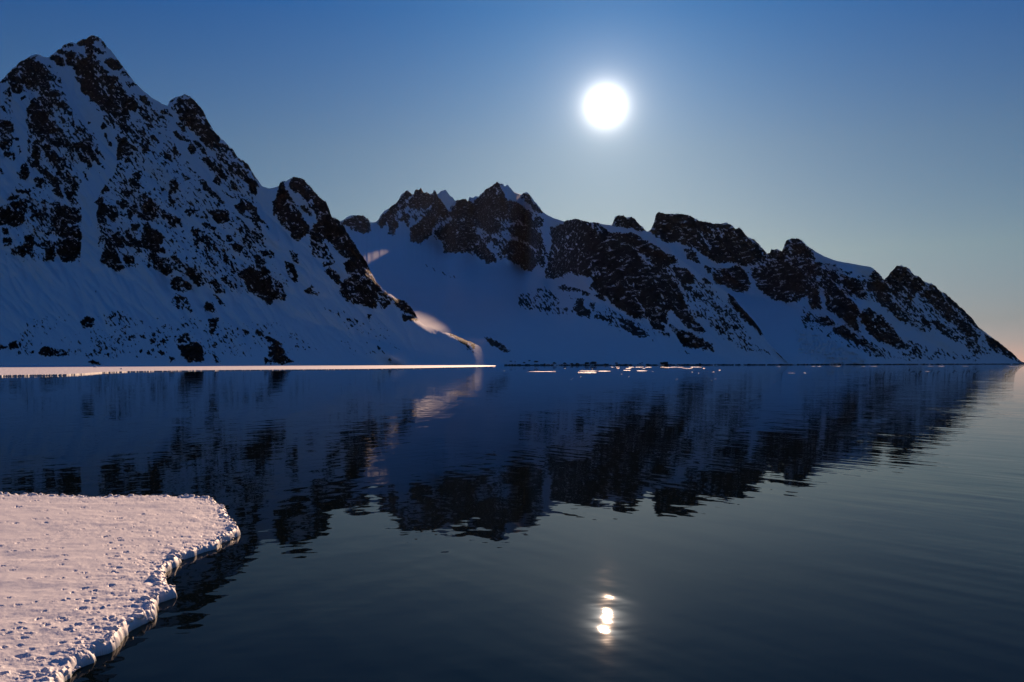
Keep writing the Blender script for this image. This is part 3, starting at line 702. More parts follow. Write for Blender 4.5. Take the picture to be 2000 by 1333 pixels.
BC_RIDGE = [(560, 470), (640, 440), (662, 434), (668, 430), (678, 424), (690, 421), (702, 420), (712, 423), (720, 430), (724, 434), (732, 435), (738, 433), (742, 425), (752, 413), (762, 403), (772, 397), (778, 391), (783, 381), (792, 375), (797, 374), (803, 378), (808, 377), (811, 369), (822, 369), (828, 375), (838, 378), (845, 379), (847, 371), (852, 376), (858, 387), (868, 400), (876, 412), (880, 405), (886, 396), (893, 391), (902, 391), (908, 390), (914, 395), (917, 385), (922, 388), (927, 383), (934, 387), (940, 378), (948, 370), (958, 365), (966, 361), (970, 355), (976, 361), (981, 360), (987, 364), (992, 362), (999, 368), (1005, 375), (1011, 379), (1018, 380), (1024, 377), (1029, 377), (1034, 383), (1042, 391), (1052, 402), (1058, 411), (1066, 419), (1080, 426), (1098, 432), (1103, 433), (1108, 430), (1118, 429), (1126, 427), (1134, 430), (1150, 433), (1168, 436), (1190, 440), (1205, 443), (1225, 450), (1245, 458), (1262, 470), (1290, 485), (1318, 500), (1344, 518), (1366, 536), (1390, 552), (1415, 568), (1432, 580), (1446, 598), (1462, 615), (1478, 634), (1488, 650), (1496, 664), (1510, 680), (1526, 697), (1540, 711), (1546, 714), (1560, 718)]
mountain_centre = build_mountain(
    'mountain.001', 'jagged peaks and black cliff face above a wide snow bowl in the centre', 560, 1556, 860, 330,
    [(560, 1230), (976, 1160), (1200, 1190), (1400, 1260), (1556, 1330)],
    [[(560, 645), (800, 642), (860, 645), (940, 660), (1060, 660), (1150, 660), (1300, 692), (1400, 705), (1556, 718)],
     [(560, 590), (800, 588), (860, 590), (940, 610), (1060, 640), (1150, 655), (1300, 690), (1400, 704), (1556, 718.5)],
     [(560, 480), (680, 452), (740, 448), (800, 462), (870, 495), (960, 524), (1040, 536), (1070, 548), (1110, 550), (1150, 585), (1250, 632), (1330, 672), (1400, 697), (1556, 719)],
     BC_RIDGE],
    [[(560, .3), (840, .28), (1000, .25), (1100, .26), (1300, .32), (1556, .4)],
     [(560, .118), (870, .118), (940, .14), (1060, .2), (1150, .35), (1556, .45)],
     [(560, .29), (730, .27), (800, .235), (850, .195), (872, .18), (885, .183), (898, .178), (930, .16), (985, .153), (1005, .149), (1018, .141), (1026, .137), (1034, .140), (1044, .165), (1055, .185), (1080, .185), (1098, .24), (1150, .40), (1556, .5)],
     [(560, .7), (960, .6), (1000, .55), (1040, .5), (1060, .42), (1080, .42), (1096, .62), (1250, .75), (1400, .8), (1556, .6)]],
    C3B + K6 + C4, K6_HOLES, BC_SPECK, 55,
    [(560, 2), (720, 2), (730, .6), (740, 2.4), (1050, 2.6), (1066, .5), (1098, .5), (1105, 1.5), (1190, 1.2), (1300, 1.5), (1556, 1)],
    [(560, 8), (740, 14), (900, 40), (1040, 40), (1100, 24), (1300, 20), (1500, 8), (1556, 3)], seed=4, edge_amp=4.6, mat=M_MTN_FAR, grain=0.75, fleck=0.50,
    shore_rock=[(960, 0), (970, 1.3), (1545, 1.3), (1556, 0)])

# ---- right: the flat-topped tower, the tidewater glacier and the ridge that runs out to the point
C4D = T(1000, 380, 3.702, [
    [(1000, 260), (1040, 140), (1100, 130), (1210, 140), (1300, 155), (1320, 185), (1360, 190), (1500, 210), (1530, 200), (1580, 220), (1620, 250), (1660, 250), (1700, 320), (1740, 380), (1800, 470), (1720, 510), (1640, 500), (1560, 480), (1480, 490), (1400, 440), (1340, 400), (1280, 370), (1200, 340), (1110, 345), (1060, 310)],
    [(1450, 540), (1520, 550), (1640, 520), (1700, 580), (1725, 640), (1690, 700), (1640, 705), (1560, 670), (1460, 620)], [(1260, 400), (1320, 420), (1360, 490), (1280, 470)],
    [(1740, 550), (1851, 520), (1851, 720), (1800, 690)], [(725, 220), (755, 155), (800, 150), (835, 175), (860, 160), (900, 190), (960, 265), (880, 250), (800, 230)], [(1400, 520), (1440, 540), (1430, 570), (1405, 560)]])
C4D_HOLES = T(1000, 380, 3.702, [[(1330, 245), (1370, 280), (1410, 340), (1440, 400), (1420, 400), (1380, 320)], [(1450, 280), (1480, 290), (1470, 330), (1450, 310)], [(1600, 250), (1640, 310), (1620, 305)]])
C5 = T(1450, 400, 3.636, [
    [(0, 190), (30, 230), (60, 240), (130, 300), (190, 380), (150, 400), (90, 330), (110, 410), (40, 430), (0, 400)], [(195, 345), (205, 315), (270, 330), (310, 390), (270, 410), (230, 390)],
    [(280, 330), (310, 250), (395, 237), (450, 290), (500, 350), (510, 390), (440, 370), (340, 370)],
    [(110, 540), (180, 480), (240, 430), (330, 400), (440, 410), (520, 440), (550, 510), (540, 620), (560, 740), (500, 740), (470, 690), (470, 620), (430, 660), (390, 690), (320, 690), (220, 670), (150, 620), (100, 580)],
    [(570, 550), (650, 560), (720, 640), (800, 720), (840, 790), (820, 800), (840, 900), (800, 890), (730, 830), (680, 780), (610, 740), (600, 650), (560, 600)],
    [(690, 560), (740, 520), (830, 540), (870, 640), (830, 660), (760, 610)], [(600, 480), (650, 470), (700, 500), (660, 540)],
    [(860, 570), (920, 540), (1000, 560), (1060, 640), (1120, 720), (1200, 840), (1120, 820), (1060, 760), (1000, 720), (940, 660), (880, 610)],
    [(850, 760), (900, 740), (960, 780), (1040, 850), (1100, 930), (1180, 1020), (1120, 1020), (1030, 980), (960, 960), (900, 900), (850, 830)],
    [(650, 880), (720, 860), (800, 940), (880, 1000), (920, 1020), (830, 990), (740, 950), (660, 920)], [(520, 820), (600, 800), (660, 850), (560, 850)],
    [(1010, 545), (1050, 480), (1090, 435), (1160, 440), (1220, 500), (1280, 600), (1220, 640), (1210, 680), (1140, 630), (1060, 580)],
    [(1220, 500), (1290, 540), (1380, 580), (1420, 650), (1460, 720), (1560, 810), (1680, 930), (1670, 960), (1600, 930), (1500, 850), (1420, 790), (1380, 730), (1330, 680), (1280, 650), (1290, 590)],
    [(1350, 820), (1440, 860), (1530, 930), (1530, 970), (1460, 940), (1380, 880)], [(1270, 790), (1320, 830), (1340, 880), (1280, 840)],
    [(1420, 620), (1500, 670), (1600, 770), (1700, 890), (1660, 870), (1560, 770), (1480, 710)], [(1720, 930), (1820, 980), (1920, 1060), (1920, 1095), (1820, 1040), (1740, 990)], [(1580, 940), (1620, 960), (1610, 1000)],
    [(1750, 915), (1900, 1025), (1990, 1110), (2000, 1135), (1985, 1130), (1900, 1060)], [(900, 500), (950, 470), (1000, 540), (960, 550)], [(60, 460), (120, 450), (150, 500), (90, 520)], [(170, 420), (230, 410), (250, 430), (190, 470)], [(0, 470), (40, 520), (50, 580), (0, 620)],
    [(1040, 600), (1100, 620), (1130, 660), (1080, 650)]])
C5_HOLES = T(1450, 400, 3.636, [[(290, 330), (330, 325), (310, 345)], [(370, 500), (385, 460), (380, 530)], [(225, 530), (250, 530), (240, 560)], [(545, 540), (572, 556), (574, 640), (602, 742), (578, 742), (554, 640)], [(800, 785), (846, 790), (856, 900), (828, 904)], [(846, 566), (872, 566), (962, 716), (1044, 816), (1104, 850), (1090, 874), (1016, 842), (926, 722)], [(1006, 556), (1062, 614), (1204, 756), (1190, 792), (1036, 664)], [(646, 536), (702, 556), (802, 636), (866, 704), (796, 668), (696, 606)], [(730, 830), (800, 880), (900, 960), (1000, 1010), (980, 1030), (880, 990), (780, 910)]])
D_SPECK = [
    ([(1440, 430), (1520, 480), (1640, 510), (1760, 560), (1860, 650), (1800, 660), (1700, 600), (1560, 560), (1460, 520)], -0.1),
    ([(1560, 590), (1640, 620), (1760, 690), (1800, 710), (1720, 712), (1640, 680), (1560, 640)], -1.0),
    ([(1780, 560), (1860, 580), (1960, 680), (1990, 705), (1900, 700), (1800, 620)], -0.3),
    ([(1700, 640), (1900, 690), (1980, 711), (1760, 711)], -1.5),
    ([(1500, 660), (1560, 690), (1640, 713), (1560, 713)], -1.7)]
D_RIDGE = [(1150, 470), (1180, 455), (1192, 446), (1197, 436), (1202, 424), (1208, 421), (1216, 421), (1224, 426), (1227, 424), (1233, 423), (1240, 428), (1250, 440), (1258, 449), (1266, 452), (1272, 446), (1278, 434), (1281, 420), (1286, 415), (1300, 418), (1328, 418), (1348, 421), (1355, 428), (1366, 431), (1380, 434), (1400, 437), (1408, 438), (1412, 434), (1420, 435), (1430, 442), (1436, 448), (1442, 445), (1448, 447), (1456, 457), (1462, 465), (1470, 467), (1480, 475), (1490, 487), (1498, 497), (1504, 494), (1506, 486), (1512, 488), (1520, 488), (1527, 492), (1533, 476), (1536, 469), (1546, 467), (1558, 465), (1566, 471), (1576, 480), (1592, 491), (1610, 501), (1630, 509), (1650, 513), (1680, 518), (1700, 522), (1710, 528), (1718, 536), (1727, 547), (1734, 541), (1742, 529), (1750, 520), (1762, 520), (1770, 521), (1778, 529), (1786, 538), (1796, 541), (1806, 550), (1816, 554), (1826, 557), (1834, 566), (1846, 574), (1860, 586), (1880, 604), (1894, 618), (1910, 636), (1922, 648), (1940, 661), (1958, 674), (1975, 688), (1990, 702), (1998, 711), (2010, 716)]
mountain_right = build_mountain(
    'mountain.002', 'dark rocky ridge with flat-topped tower sloping down to the point on the right', 1150, 2004, 760, 290,
    [(1150, 1250), (1450, 1290), (1700, 1480), (1900, 1720), (2004, 1900)],
    [[(1150, 560), (1380, 575), (1450, 575), (1500, 590), (1560, 610), (1620, 640), (1700, 690), (1800, 707), (2004, 716)], D_RIDGE],
    [[(1150, .22), (1500, .24), (1620, .3), (1720, .5), (2004, .6)], [(1150, 1.0), (1500, .95), (1700, .75), (1850, .7), (2004, .6)]],
    C4D + C5, C4D_HOLES + C5_HOLES, D_SPECK, 48,
    [(1150, 1.5), (1285, 1.5), (1300, .4), (1345, .6), (1360, 1.8), (1560, 1.8), (1590, .5), (1700, .4), (1730, 1.6), (1900, 1.8), (1990, .8), (2004, .2)],
    [(1150, 16), (1300, 20), (1600, 26), (1800, 26), (1950, 10), (2004, 3)], seed=8, edge_amp=4.8, mat=M_MTN_FAR, grain=0.75, fleck=0.44, broken=[(1548, 640), (1600, 652), (1650, 676), (1690, 700), (1690, 713), (1610, 713), (1560, 688)],
    shore_rock=[(1400, 1.2), (1980, 1.3), (2004, 1.2)])

# ---- the small snow peak far behind the notch
build_mountain('mountain.003', 'small pale snow peak showing behind the notch of the central peaks', 800, 940, 90, 40,
               [(800, 4900), (940, 4900)], [[(800, 470), (826, 420), (845, 388), (856, 378), (862, 374), (870, 373), (877, 379), (884, 387), (890, 395), (905, 412), (920, 440), (940, 470)]],
               [[(800, .9), (940, .9)]], [], [], [([(850, 370), (880, 375), (900, 420), (850, 420)], -4.5)], 60, [(800, 2), (940, 2)], [(800, 20), (940, 20)], seed=12)


# ------------------------------------------------------------------ the foreground ice floe
FT = 0.15   # height of its top above the water


def g2(px, py, z=FT):
    Y = (CH - z) * FPX / (py - HY)
    return ((px - 1000.0) / FPX * Y, Y)


FLOE = [(-1200, 960), (-300, 963), (0, 965), (60, 966), (130, 967), (190, 969), (250, 967), (290, 967), (340, 969), (390, 971), (410, 973), (425, 981), (440, 990), (448, 997), (446, 1004), (443, 1010), (455, 1017), (465, 1030), (458, 1040), (440, 1049), (425, 1057), (405, 1064), (385, 1070), (365, 1076), (350, 1086), (335, 1099), (322, 1108), (320, 1120), (325, 1135), (345, 1141), (347, 1149), (330, 1153), (310, 1160), (300, 1170), (304, 1190), (290, 1199), (265, 1207), (255, 1215), (232, 1228), (230, 1243), (215, 1255), (190, 1262), (185, 1273), (160, 1283), (150, 1293), (125, 1308), (118, 1323), (100, 1345), (60, 1390), (-20, 1470), (-220, 1640), (-520, 1900), (-1200, 1900)]
FW = [g2(*p) for p in FLOE]


def build_floe():
    px = np.concatenate([np.linspace(-1100, -151, 160), np.linspace(-150, 482, 640)])
    py = np.concatenate([np.linspace(957, 1420, 460), np.linspace(1422, 1880, 120)])
    ncol, nrow = len(px), len(py)
    PXg, PYg = np.meshgrid(px, py)
    Yg = (CH - FT) * FPX / (PYg - HY); Xg = (PXg - 1000.0) / FPX * Yg
    sd = poly_sdf(Xg, Yg, FW)
    # lumpy rim
    w = 0.10 * fbm(Xg * 1.1, Yg * 1.1, 3, 91) + 0.05 * fbm(Xg * 2.4, Yg * 2.4, 4, 95, gain=.5)
    s = sd + w
    near = np.exp(-np.maximum(s, 0) / 0.7)
    z = FT + 0.035 * fbm(Xg * 0.25, Yg * 0.25, 3, 101) + 0.010 * fbm(Xg * 1.4, Yg * 1.4, 3, 105)
    z += near * (0.030 * fbm(Xg * 2.6, Yg * 2.6, 4, 110, gain=.6) + 0.05 * np.maximum(fbm(Xg * 1.3, Yg * 1.3, 3, 115), 0))
    # wind-packed texture
    z += 0.006 * fbm(Xg * 5, Yg * 2.2, 3, 120)
    z += 0.016 * ridged(Xg * 0.45 + 0.3 * Yg, Yg * 0.8, 3, 122) * sstep(0.1, 0.8, s)
    rough = 0.25 + 0.75 * sstep(-0.1, 0.5, fbm(Xg * 0.35, Yg * 0.35, 3, 125) + 1.0 * near)
    z += rough * (0.011 * fbm(Xg * 3.2, Yg * 1.8, 4, 128, gain=.6) + 0.008 * np.minimum(fbm(Xg * 7, Yg * 4, 3, 131), 0))
    z += near * 0.022 * fbm(Xg * 6, Yg * 6, 4, 134, gain=.6)
    z += np.exp(-np.maximum(s, 0) / 0.22) * (0.085 * np.abs(fbm(Xg * 4.5, Yg * 4.5, 3, 144)) - 0.012)
    WX = 0.35 * fbm(Xg * 14, Yg * 14, 2, 137); WY = 0.35 * fbm(Xg * 14 + 50, Yg * 14, 2, 139)
    # prints
    prints = []

    def track(pts, step, wob, r, depth, pairs=True):
        P = [g2(0 + x / 3.392, 940 + y / 3.392) for x, y in pts]
        side = 1
        for (ax, ay), (bx, by) in zip(P[:-1], P[1:]):
            L = math.hypot(bx - ax, by - ay); n = max(1, int(L / step))
            ux, uy = (bx - ax) / max(L, 1e-6), (by - ay) / max(L, 1e-6)
            for i in range(n):
                f = (i + random.uniform(-.15, .15)) / n
                o = side * wob * random.uniform(.6, 1.3)
                prints.append((ax + (bx - ax) * f - uy * o, ay + (by - ay) * f + ux * o, r * random.uniform(.8, 1.25), depth * random.uniform(.6, 1.2)))
                side = -side
    track([(140, 970), (230, 905), (330, 850), (390, 790), (480, 765)], .30, .06, .060, .045)
    track([(500, 740), (560, 705), (650, 725), (720, 690), (800, 650), (830, 625)], .28, .05, .060, .045)
    track([(0, 830), (120, 820), (240, 805), (330, 800), (450, 785), (600, 775), (700, 770)], .16, .03, .045, .03)
    track([(0, 430), (200, 385), (300, 350), (420, 330), (560, 315), (700, 300)], .35, .05, .06, .03)
    track([(100, 465), (200, 460), (420, 440), (560, 430), (720, 425), (850, 430)], .30, .05, .06, .03)
    track([(680, 340), (740, 365), (760, 410), (790, 450), (800, 500), (820, 550)], .35, .12, .075, .045)
    track([(200, 655), (340, 635), (400, 650), (520, 660)], .22, .07, .055, .035)
    track([(410, 500), (530, 490)], .25, .05, .06, .035)
    track([(450, 900), (520, 845), (560, 800), (640, 800)], .26, .06, .065, .045)
    track([(0, 290), (150, 280), (300, 285), (420, 270)], .5, .15, .09, .03)
    track([(640, 240), (800, 240), (960, 225), (1080, 190)], .6, .12, .09, .035)
    track([(100, 180), (300, 190), (520, 185), (700, 190), (900, 170)], .8, .2, .10, .035)
    track([(30, 110), (250, 120), (430, 110)], .9, .25, .10, .035)
    track([(600, 640), (700, 610), (760, 575), (820, 560)], .3, .08, .06, .04)
    track([(0, 1000), (100, 1000), (200, 1040), (120, 1080), (0, 1110)], .20, .09, .06, .04)
    track([(290, 970), (420, 985), (560, 960), (700, 900), (800, 840)], .26, .10, .065, .045)
    track([(130, 1170), (260, 1165), (370, 1140)], .2, .06, .07, .045)
    track([(20, 1290), (160, 1260), (200, 1255)], .16, .05, .06, .04)
    track([(850, 580), (960, 540), (1040, 510)], .4, .15, .07, .045)
    track([(0, 570), (90, 590), (210, 580)], .5, .05, .06, .03)
    xs = [p[0] for p in FW]; ys = [p[1] for p in FW]
    tries = 0; cnt = 0
    while cnt < 260 and tries < 40000:      # trampled zone along the rim
        tries += 1
        x_ = random.uniform(-150, 470); y_ = random.uniform(966, 1330)
        gx, gy = g2(x_, y_)
        d = float(poly_sdf(np.array([gx]), np.array([gy]), FW)[0])
        if d < 0.10:
            continue
        if random.random() < math.exp(-d / (0.9 if y_ > 1060 else 1.9)) * (0.6 if x_ > 120 else .2):
            prints.append((gx, gy, random.uniform(.03, .07), random.uniform(.012, .035))); cnt += 1
    cols = np.arange(ncol)
    for (gx, gy, r, dp) in prints:
        pyc = HY + (CH - FT) * FPX / gy; pxc = 1000 + gx / gy * FPX
        ry = r * 2.6 / gy / gy * (CH - FT) * FPX; rx = r * 2.6 / gy * FPX
        i0, i1 = np.searchsorted(py, [pyc - ry, pyc + ry]); j0, j1 = np.searchsorted(px, [pxc - rx, pxc + rx])
        if i1 <= i0 or j1 <= j0:
            continue
        dx = (Xg[i0:i1, j0:j1] - gx); dy = (Yg[i0:i1, j0:j1] - gy)
        wxx = WX[i0:i1, j0:j1]; wyy = WY[i0:i1, j0:j1]
        dx = dx + wxx * r * 1.6; dy = dy + wyy * r * 1.6
        rr = np.sqrt((dx * random.uniform(.7, 1.2)) ** 2 + (dy * random.uniform(.7, 1.2)) ** 2) / r
        z[i0:i1, j0:j1] += -1.0 * dp * (1 - sstep(0.1, 1.0, rr)) + dp * 0.16 * np.exp(-((rr - 1.3) / 0.3) ** 2)
    # rim drops to the water, rounded and undercut by melt
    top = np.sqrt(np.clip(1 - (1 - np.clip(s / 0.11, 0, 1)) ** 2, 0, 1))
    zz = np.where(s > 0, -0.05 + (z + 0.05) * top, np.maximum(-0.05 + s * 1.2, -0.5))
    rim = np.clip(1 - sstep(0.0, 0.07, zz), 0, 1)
    # ledge of old ice just under the surface
    keep = s > -0.45
    idx = np.arange(nrow * ncol).reshape(nrow, ncol)
    f = np.stack([idx[:-1, :-1], idx[1:, :-1], idx[1:, 1:], idx[:-1, 1:]], 2).reshape(-1, 4)
    kf = keep.ravel()[f].any(1)
    f = f[kf]
    V = np.stack([Xg, Yg, zz], 2).reshape(-1, 3)
    u, inv = np.unique(f.ravel(), return_inverse=True)
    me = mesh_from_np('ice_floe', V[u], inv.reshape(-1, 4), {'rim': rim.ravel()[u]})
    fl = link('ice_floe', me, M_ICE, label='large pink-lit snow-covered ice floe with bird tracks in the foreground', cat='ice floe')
    # crumbled snow lumps along the rim, too many to count
    import bmesh
    bm = bmesh.new(); rr_ = random.Random(3)
    P = [p for p in FW]
    for (ax, ay), (bx, by) in zip(P[:-1], P[1:]):
        L_ = math.hypot(bx - ax, by - ay)
        if min(ay, by) < 8.0:
            continue
        for k in range(int(L_ / 0.085)):
            f_ = rr_.random(); inset = abs(rr_.gauss(0, 0.10)) + 0.02
            ux, uy = (bx - ax) / L_, (by - ay) / L_
            x_, y_ = ax + (bx - ax) * f_ + uy * inset, ay + (by - ay) * f_ - ux * inset
            if poly_sdf(np.array([x_]), np.array([y_]), FW)[0] < 0.0:
                x_, y_ = ax + (bx - ax) * f_ - uy * inset, ay + (by - ay) * f_ + ux * inset
            r0 = rr_.choice([0.02, 0.025, 0.03, 0.035, 0.045, 0.06]) * rr_.uniform(.8, 1.2)
            px_ = int(np.clip(np.searchsorted(px, 1000 + x_ / y_ * FPX), 0, ncol - 1)); py_ = int(np.clip(np.searchsorted(py, HY + (CH - FT) * FPX / y_), 0, nrow - 1))
            z_ = max(zz[py_, px_], 0.03)
            res = bmesh.ops.create_icosphere(bm, subdivisions=2, radius=1.0)
            sx, sy, sz = rr_.uniform(.7, 1.5), rr_.uniform(.7, 1.3), rr_.uniform(.55, .95)
            o_ = Vector((rr_.uniform(0, 90), rr_.uniform(0, 90), 3))
            for v in res['verts']:
                d_ = 1 + 0.45 * mnoise.noise(v.co * 1.4 + o_) + 0.2 * mnoise.noise(v.co * 3.1 + o_)
                v.co = Vector((v.co.x * sx * d_ * r0 + x_, v.co.y * sy * d_ * r0 + y_, v.co.z * sz * d_ * r0 + z_ + r0 * 0.1))
    for f_ in bm.faces:
        f_.smooth = True
    lm = bpy.data.meshes.new('snow_lumps'); bm.to_mesh(lm); bm.free()
    lm.attributes.new('rim', 'FLOAT', 'POINT')
    link('snow_lumps', lm, M_ICE, parent=fl, kind='stuff')
    return fl


build_floe()

# ------------------------------------------------------------------ fast ice along the far shore
def build_fast_ice():
    edge = [(-700, 741), (-300, 737), (0, 733.2), (60, 732.2), (120, 731.4), (165, 729.6), (200, 727), (250, 725.4), (300, 724.6), (400, 723.2), (550, 722.2), (700, 721), (800, 719.6), (880, 718), (930, 716.9), (968, 715.6)]
    n = 1400; nr = 14
    px = np.linspace(-700, 968, n)
    pe = interp(px, edge)
    z0 = 0.35
    Ye = (CH - z0) * FPX / (pe - HY)
    lump = np.clip((300 - px) / 120, 0, 1)
    Ye = Ye * (1 + 0.006 * fbm(px / 9, px * 0, 4, 140, gain=.65) + 0.010 * fbm(px / 40, px * 0, 3, 141))
    Yb = interp(px, [(-700, 1310), (0, 1275), (500, 1215), (968, 1165)])
    rows = []
    rim = []
    for j in range(nr):
        q = (j / (nr - 1)) ** 2.2
        Y = Ye + (Yb - Ye) * q
        rough = 0.22 * np.maximum(fbm(px / 3.2, px * 0 + j, 3, 150 + j), 0) * lump * math.exp(-j * 0.9)
        Z = z0 + rough + 0.03 * fbm(px / 8, px * 0 + j * .7, 2, 151)
        rows.append(np.stack([(px - 1000) / FPX * Y, Y, Z], 1)); rim.append(px * 0)
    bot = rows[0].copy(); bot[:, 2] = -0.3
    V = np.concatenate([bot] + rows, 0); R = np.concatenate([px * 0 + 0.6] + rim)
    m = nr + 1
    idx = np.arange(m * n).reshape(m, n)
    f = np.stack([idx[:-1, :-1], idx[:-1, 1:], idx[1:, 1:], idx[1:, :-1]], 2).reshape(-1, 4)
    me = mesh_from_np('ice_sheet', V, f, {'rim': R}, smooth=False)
    link('ice_sheet', me, M_ICE, label='long thin sunlit sheet of flat shore ice under the left mountain', cat='ice sheet')


build_fast_ice()


def lumpy(name, mat, radius, seed, squash=0.6, rough=0.35, sub=3, flat_bottom=0.3):
    bm_me = bpy.data.meshes.new(name)
    import bmesh
    bm = bmesh.new()
    bmesh.ops.create_icosphere(bm, subdivisions=sub, radius=1.0)
    for v in bm.verts:
        c = v.co.copy()
        d = 1 + rough * mnoise.fractal(c * 1.3 + Vector((seed * 3.7, seed, -seed)), 0.9, 2.0, 4) + 0.25 * mnoise.noise(c * 0.9 + Vector((seed, 5, seed)))
        v.co = c * d
        v.co.z *= squash
        if v.co.z < -flat_bottom:
            v.co.z = -flat_bottom
        v.co *= radius
    bm.to_mesh(bm_me); bm.free()
    return bm_me


# ------------------------------------------------------------------ small things on the water and the shore
def place(px, py, z=0.0):
    Y = (CH - z) * FPX / (py - HY)
    return ((px - 1000) / FPX * Y, Y, z)


def slab(name, length, width, thick, seed, label, cat, group, loc):
    """a thin drifting piece of ice: ragged outline, bumpy top"""
    n = 40; rings = 5
    r = random.Random(seed)
    ang_ = np.linspace(0, 2 * np.pi, n, endpoint=False)
    rad = 1 + 0.35 * fbm(np.cos(ang_) * 1.5 + seed, np.sin(ang_) * 1.5, 4, 160)
    V = []; R = []
    for j in range(rings):
        q = 1 - j / rings
        zt = thick * (0.55 + 0.45 * min(1, j / 1.5)) * (1 + 0.6 * fbm(np.cos(ang_) * q * 4 + seed, np.sin(ang_) * q * 4, 3, 165))
        V.append(np.stack([np.cos(ang_) * rad * q * length / 2, np.sin(ang_) * rad * q * width / 2, zt], 1)); R.append(ang_ * 0)
    bot = V[0].copy(); bot[:, 2] = -0.25
    V = [bot] + V; R = [ang_ * 0 + 0.7] + R
    V = np.concatenate(V + [np.array([[0, 0, thick]])]); R = np.concatenate(R + [[0.0]])
    F = []
    for j in range(rings):
        for i in range(n):
            a = j * n + i; b = j * n + (i + 1) % n
            F.append((a, b, b + n, a + n))
    me = bpy.data.meshes.new(name)
    c = (rings) * n; top = len(V) - 1
    me.from_pydata([tuple(v) for v in V], [], F + [(c + i, c + (i + 1) % n, top) for i in range(n)])
    a = me.attributes.new('rim', 'FLOAT', 'POINT'); a.data.foreach_set('value', R.astype(np.float32))
    o = link(name, me, M_ICE, label=label, cat=cat, group=group)
    o.location = loc
    return o


BIG = [(1035, 1085, 726.2, 'long thin sunlit strip of drifting ice left of the paired strips'), (1131, 1166, 725.2, 'bright drifting ice strip, farther of the close pair in mid-fjord'),
       (1130, 1166, 728.4, 'bright drifting ice strip, nearer of the close pair in mid-fjord'), (1168, 1192, 725.4, 'short pale ice strip just right of the close pair'),
       (1218, 1231, 723.8, 'short ice strip beneath the thin row of brash ice'), (1243, 1262, 724.8, 'short ice strip right of and below the thin row of brash ice')]
for i, (a, b, y, lab) in enumerate(BIG):
    x_, Y_, _ = place((a + b) / 2, y)
    ln = (b - a) / FPX * Y_
    slab('drift_ice', ln, 0.2 * Y_ * Y_ / (CH * FPX), 0.06, 20 + i, lab, 'drift ice', 'drifting ice strips in mid-fjord', (x_, Y_, 0))
spots = []
r_ = random.Random(5)
for i in range(22):
    spots.append((r_.uniform(1195, 1370), r_.choice([717.4, 717.8, 718.4, 720.2]), r_.uniform(4, 13)))
for i in range(16):
    spots.append((r_.uniform(1100, 1420), r_.uniform(719, 742), r_.uniform(1.2, 2.8)))
for i in range(20):
    spots.append((r_.uniform(1440, 1985), r_.uniform(714.2, 716.5), r_.uniform(2, 6)))
for (x, y, w) in ((1546, 729.5, 11), (1812, 726, 8), (1572, 729, 3), (985, 725, 2), (1228, 735.5, 2), (1322, 740, 3), (1390, 743, 2)):
    spots.append((x, y, w))
for i, (x, y, w) in enumerate(spots):
    x_, Y_, _ = place(x, y)
    slab('brash_ice', w / FPX * Y_, 0.10 * Y_ * Y_ / (CH * FPX) + 0.3, 0.09, 100 + i, 'small bright piece of brash ice afloat towards the far shore', 'brash ice', 'brash ice afloat before the far shore', (x_, Y_, 0))

# blocks on the fast ice
for (x, y, w, lab) in ((186, 717.8, 8, 'larger of two snow-capped ice blocks on the shore ice'), (237, 721.6, 6, 'smaller, flatter ice block on the shore ice near its edge')):
    x_, Y_, _ = place(x, y, 0.35)
    me = lumpy('ice_block', M_ICE, w / FPX * Y_ / 2, x, 0.5, 0.4, 3)
    a = me.attributes.new('rim', 'FLOAT', 'POINT')
    o = link('ice_block', me, M_ICE, label=lab, cat='ice block', group='ice blocks on the shore ice')
    o.location = (x_, Y_, 0.4)

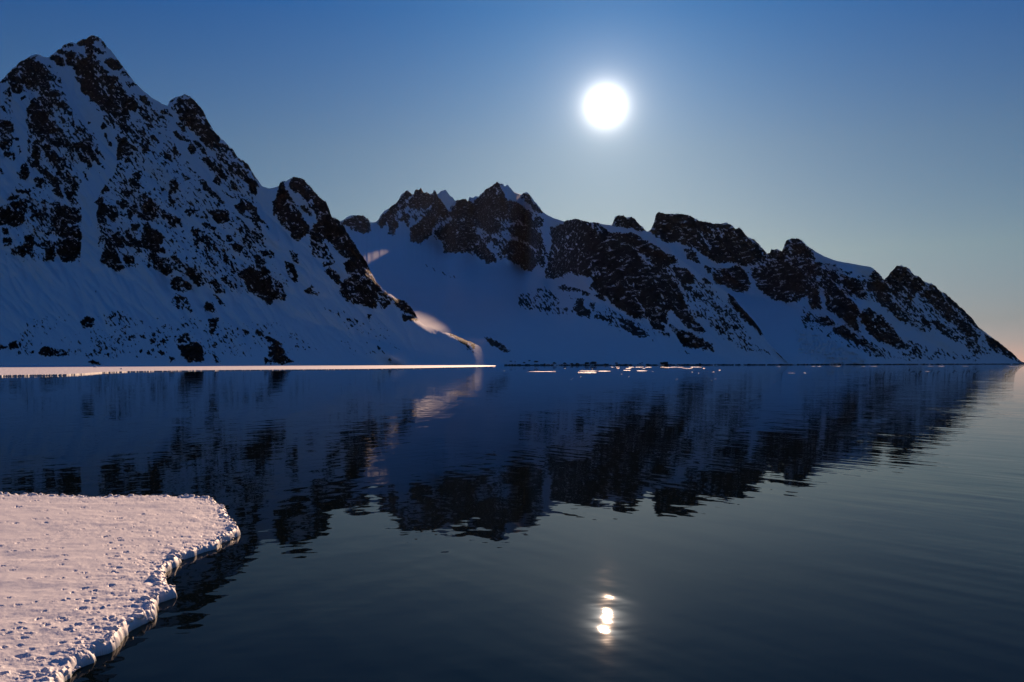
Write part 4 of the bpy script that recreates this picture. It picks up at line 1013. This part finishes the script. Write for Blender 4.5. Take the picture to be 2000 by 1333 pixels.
# boulders at the foot of the snow bowl
BLD = [(998, 706, 5), (1006, 707, 3), (1024, 709, 6), (1034, 705, 6), (1047, 707, 9), (1028, 712, 4), (1064, 711.5, 5), (1083, 710, 8), (1103, 710.5, 9), (1117, 711.5, 8), (1128, 712, 9), (1146, 710.5, 11), (1159, 710, 14), (1184, 713.6, 12), (1204, 710, 6), (1223, 713, 7), (1250, 711, 5), (1254, 709, 4), (1297, 711.5, 18), (1344, 713, 8), (1367, 711.5, 6), (1310, 713, 7), (1265, 713.3, 6), (1412, 713, 7)]
dg = bpy.context.evaluated_depsgraph_get()
dg.update()
BLD.sort()
ORD = ['leftmost', 'second', 'third', 'fourth', 'fifth', 'sixth', 'seventh', 'eighth', 'ninth', 'tenth', 'eleventh', 'twelfth', 'thirteenth', 'fourteenth', 'fifteenth', 'sixteenth', 'seventeenth', 'eighteenth', 'nineteenth', 'twentieth', 'twenty-first', 'twenty-second', 'twenty-third', 'last']
for i, (x, y, w) in enumerate(BLD):
    d = Vector(((x - 1000) / FPX, 1, (HY - y - 0.4) / FPX)).normalized()
    hit, loc, nrm, fi, ob, mt = SC.ray_cast(dg, Vector((0, 0, CH)) + d * 1000, d)
    if not hit:
        continue
    rad = w / FPX * loc.y / 2 * 0.8
    me = lumpy('boulder', M_ROCK, rad, i + 2, 0.5, 0.7, 3)
    if w >= 18:
        lab = 'largest dark shore boulder, alone right of the middle below the cliff'
    elif w == 14:
        lab = 'big humped dark boulder at the right end of the boulder row'
    else:
        lab = 'small dark shore boulder, %s from the left in the row below the snow bowl' % ORD[i] if 0 < i < 23 else ('small dark shore boulder at the %s end of the boulder row' % ('left' if i == 0 else 'far right'))
    o = link('boulder', me, M_ROCK, label=lab, cat='boulder', group='boulders along the far shore')
    o.location = loc + Vector((0, 0, rad * 0.15))
    o.rotation_euler = (0, 0, i * 1.3)

# ------------------------------------------------------------------ the air: a thin haze over the whole fjord
hv = np.array([(x, y, z) for z in (-9.0, 1150.0) for y in (-20500.0, 20500.0) for x in (-20500.0, 20500.0)])
hf = np.array([[0, 2, 3, 1], [4, 5, 7, 6], [0, 1, 5, 4], [2, 6, 7, 3], [0, 4, 6, 2], [1, 3, 7, 5]])
M_HAZE, hnt, hout = new_mat('haze')
hp = hnt.nodes.new('ShaderNodeVolumePrincipled')
hp.inputs['Density'].default_value = 1.3e-6
hp.inputs['Color'].default_value = (0.86, 0.90, 0.95, 1)
hp.inputs['Anisotropy'].default_value = 0.4
hnt.links.new(hp.outputs[0], hout.inputs['Volume'])
link('haze', mesh_from_np('haze', hv, hf, smooth=False), M_HAZE, label='thin pale haze filling the air over the fjord', cat='haze', kind='stuff')
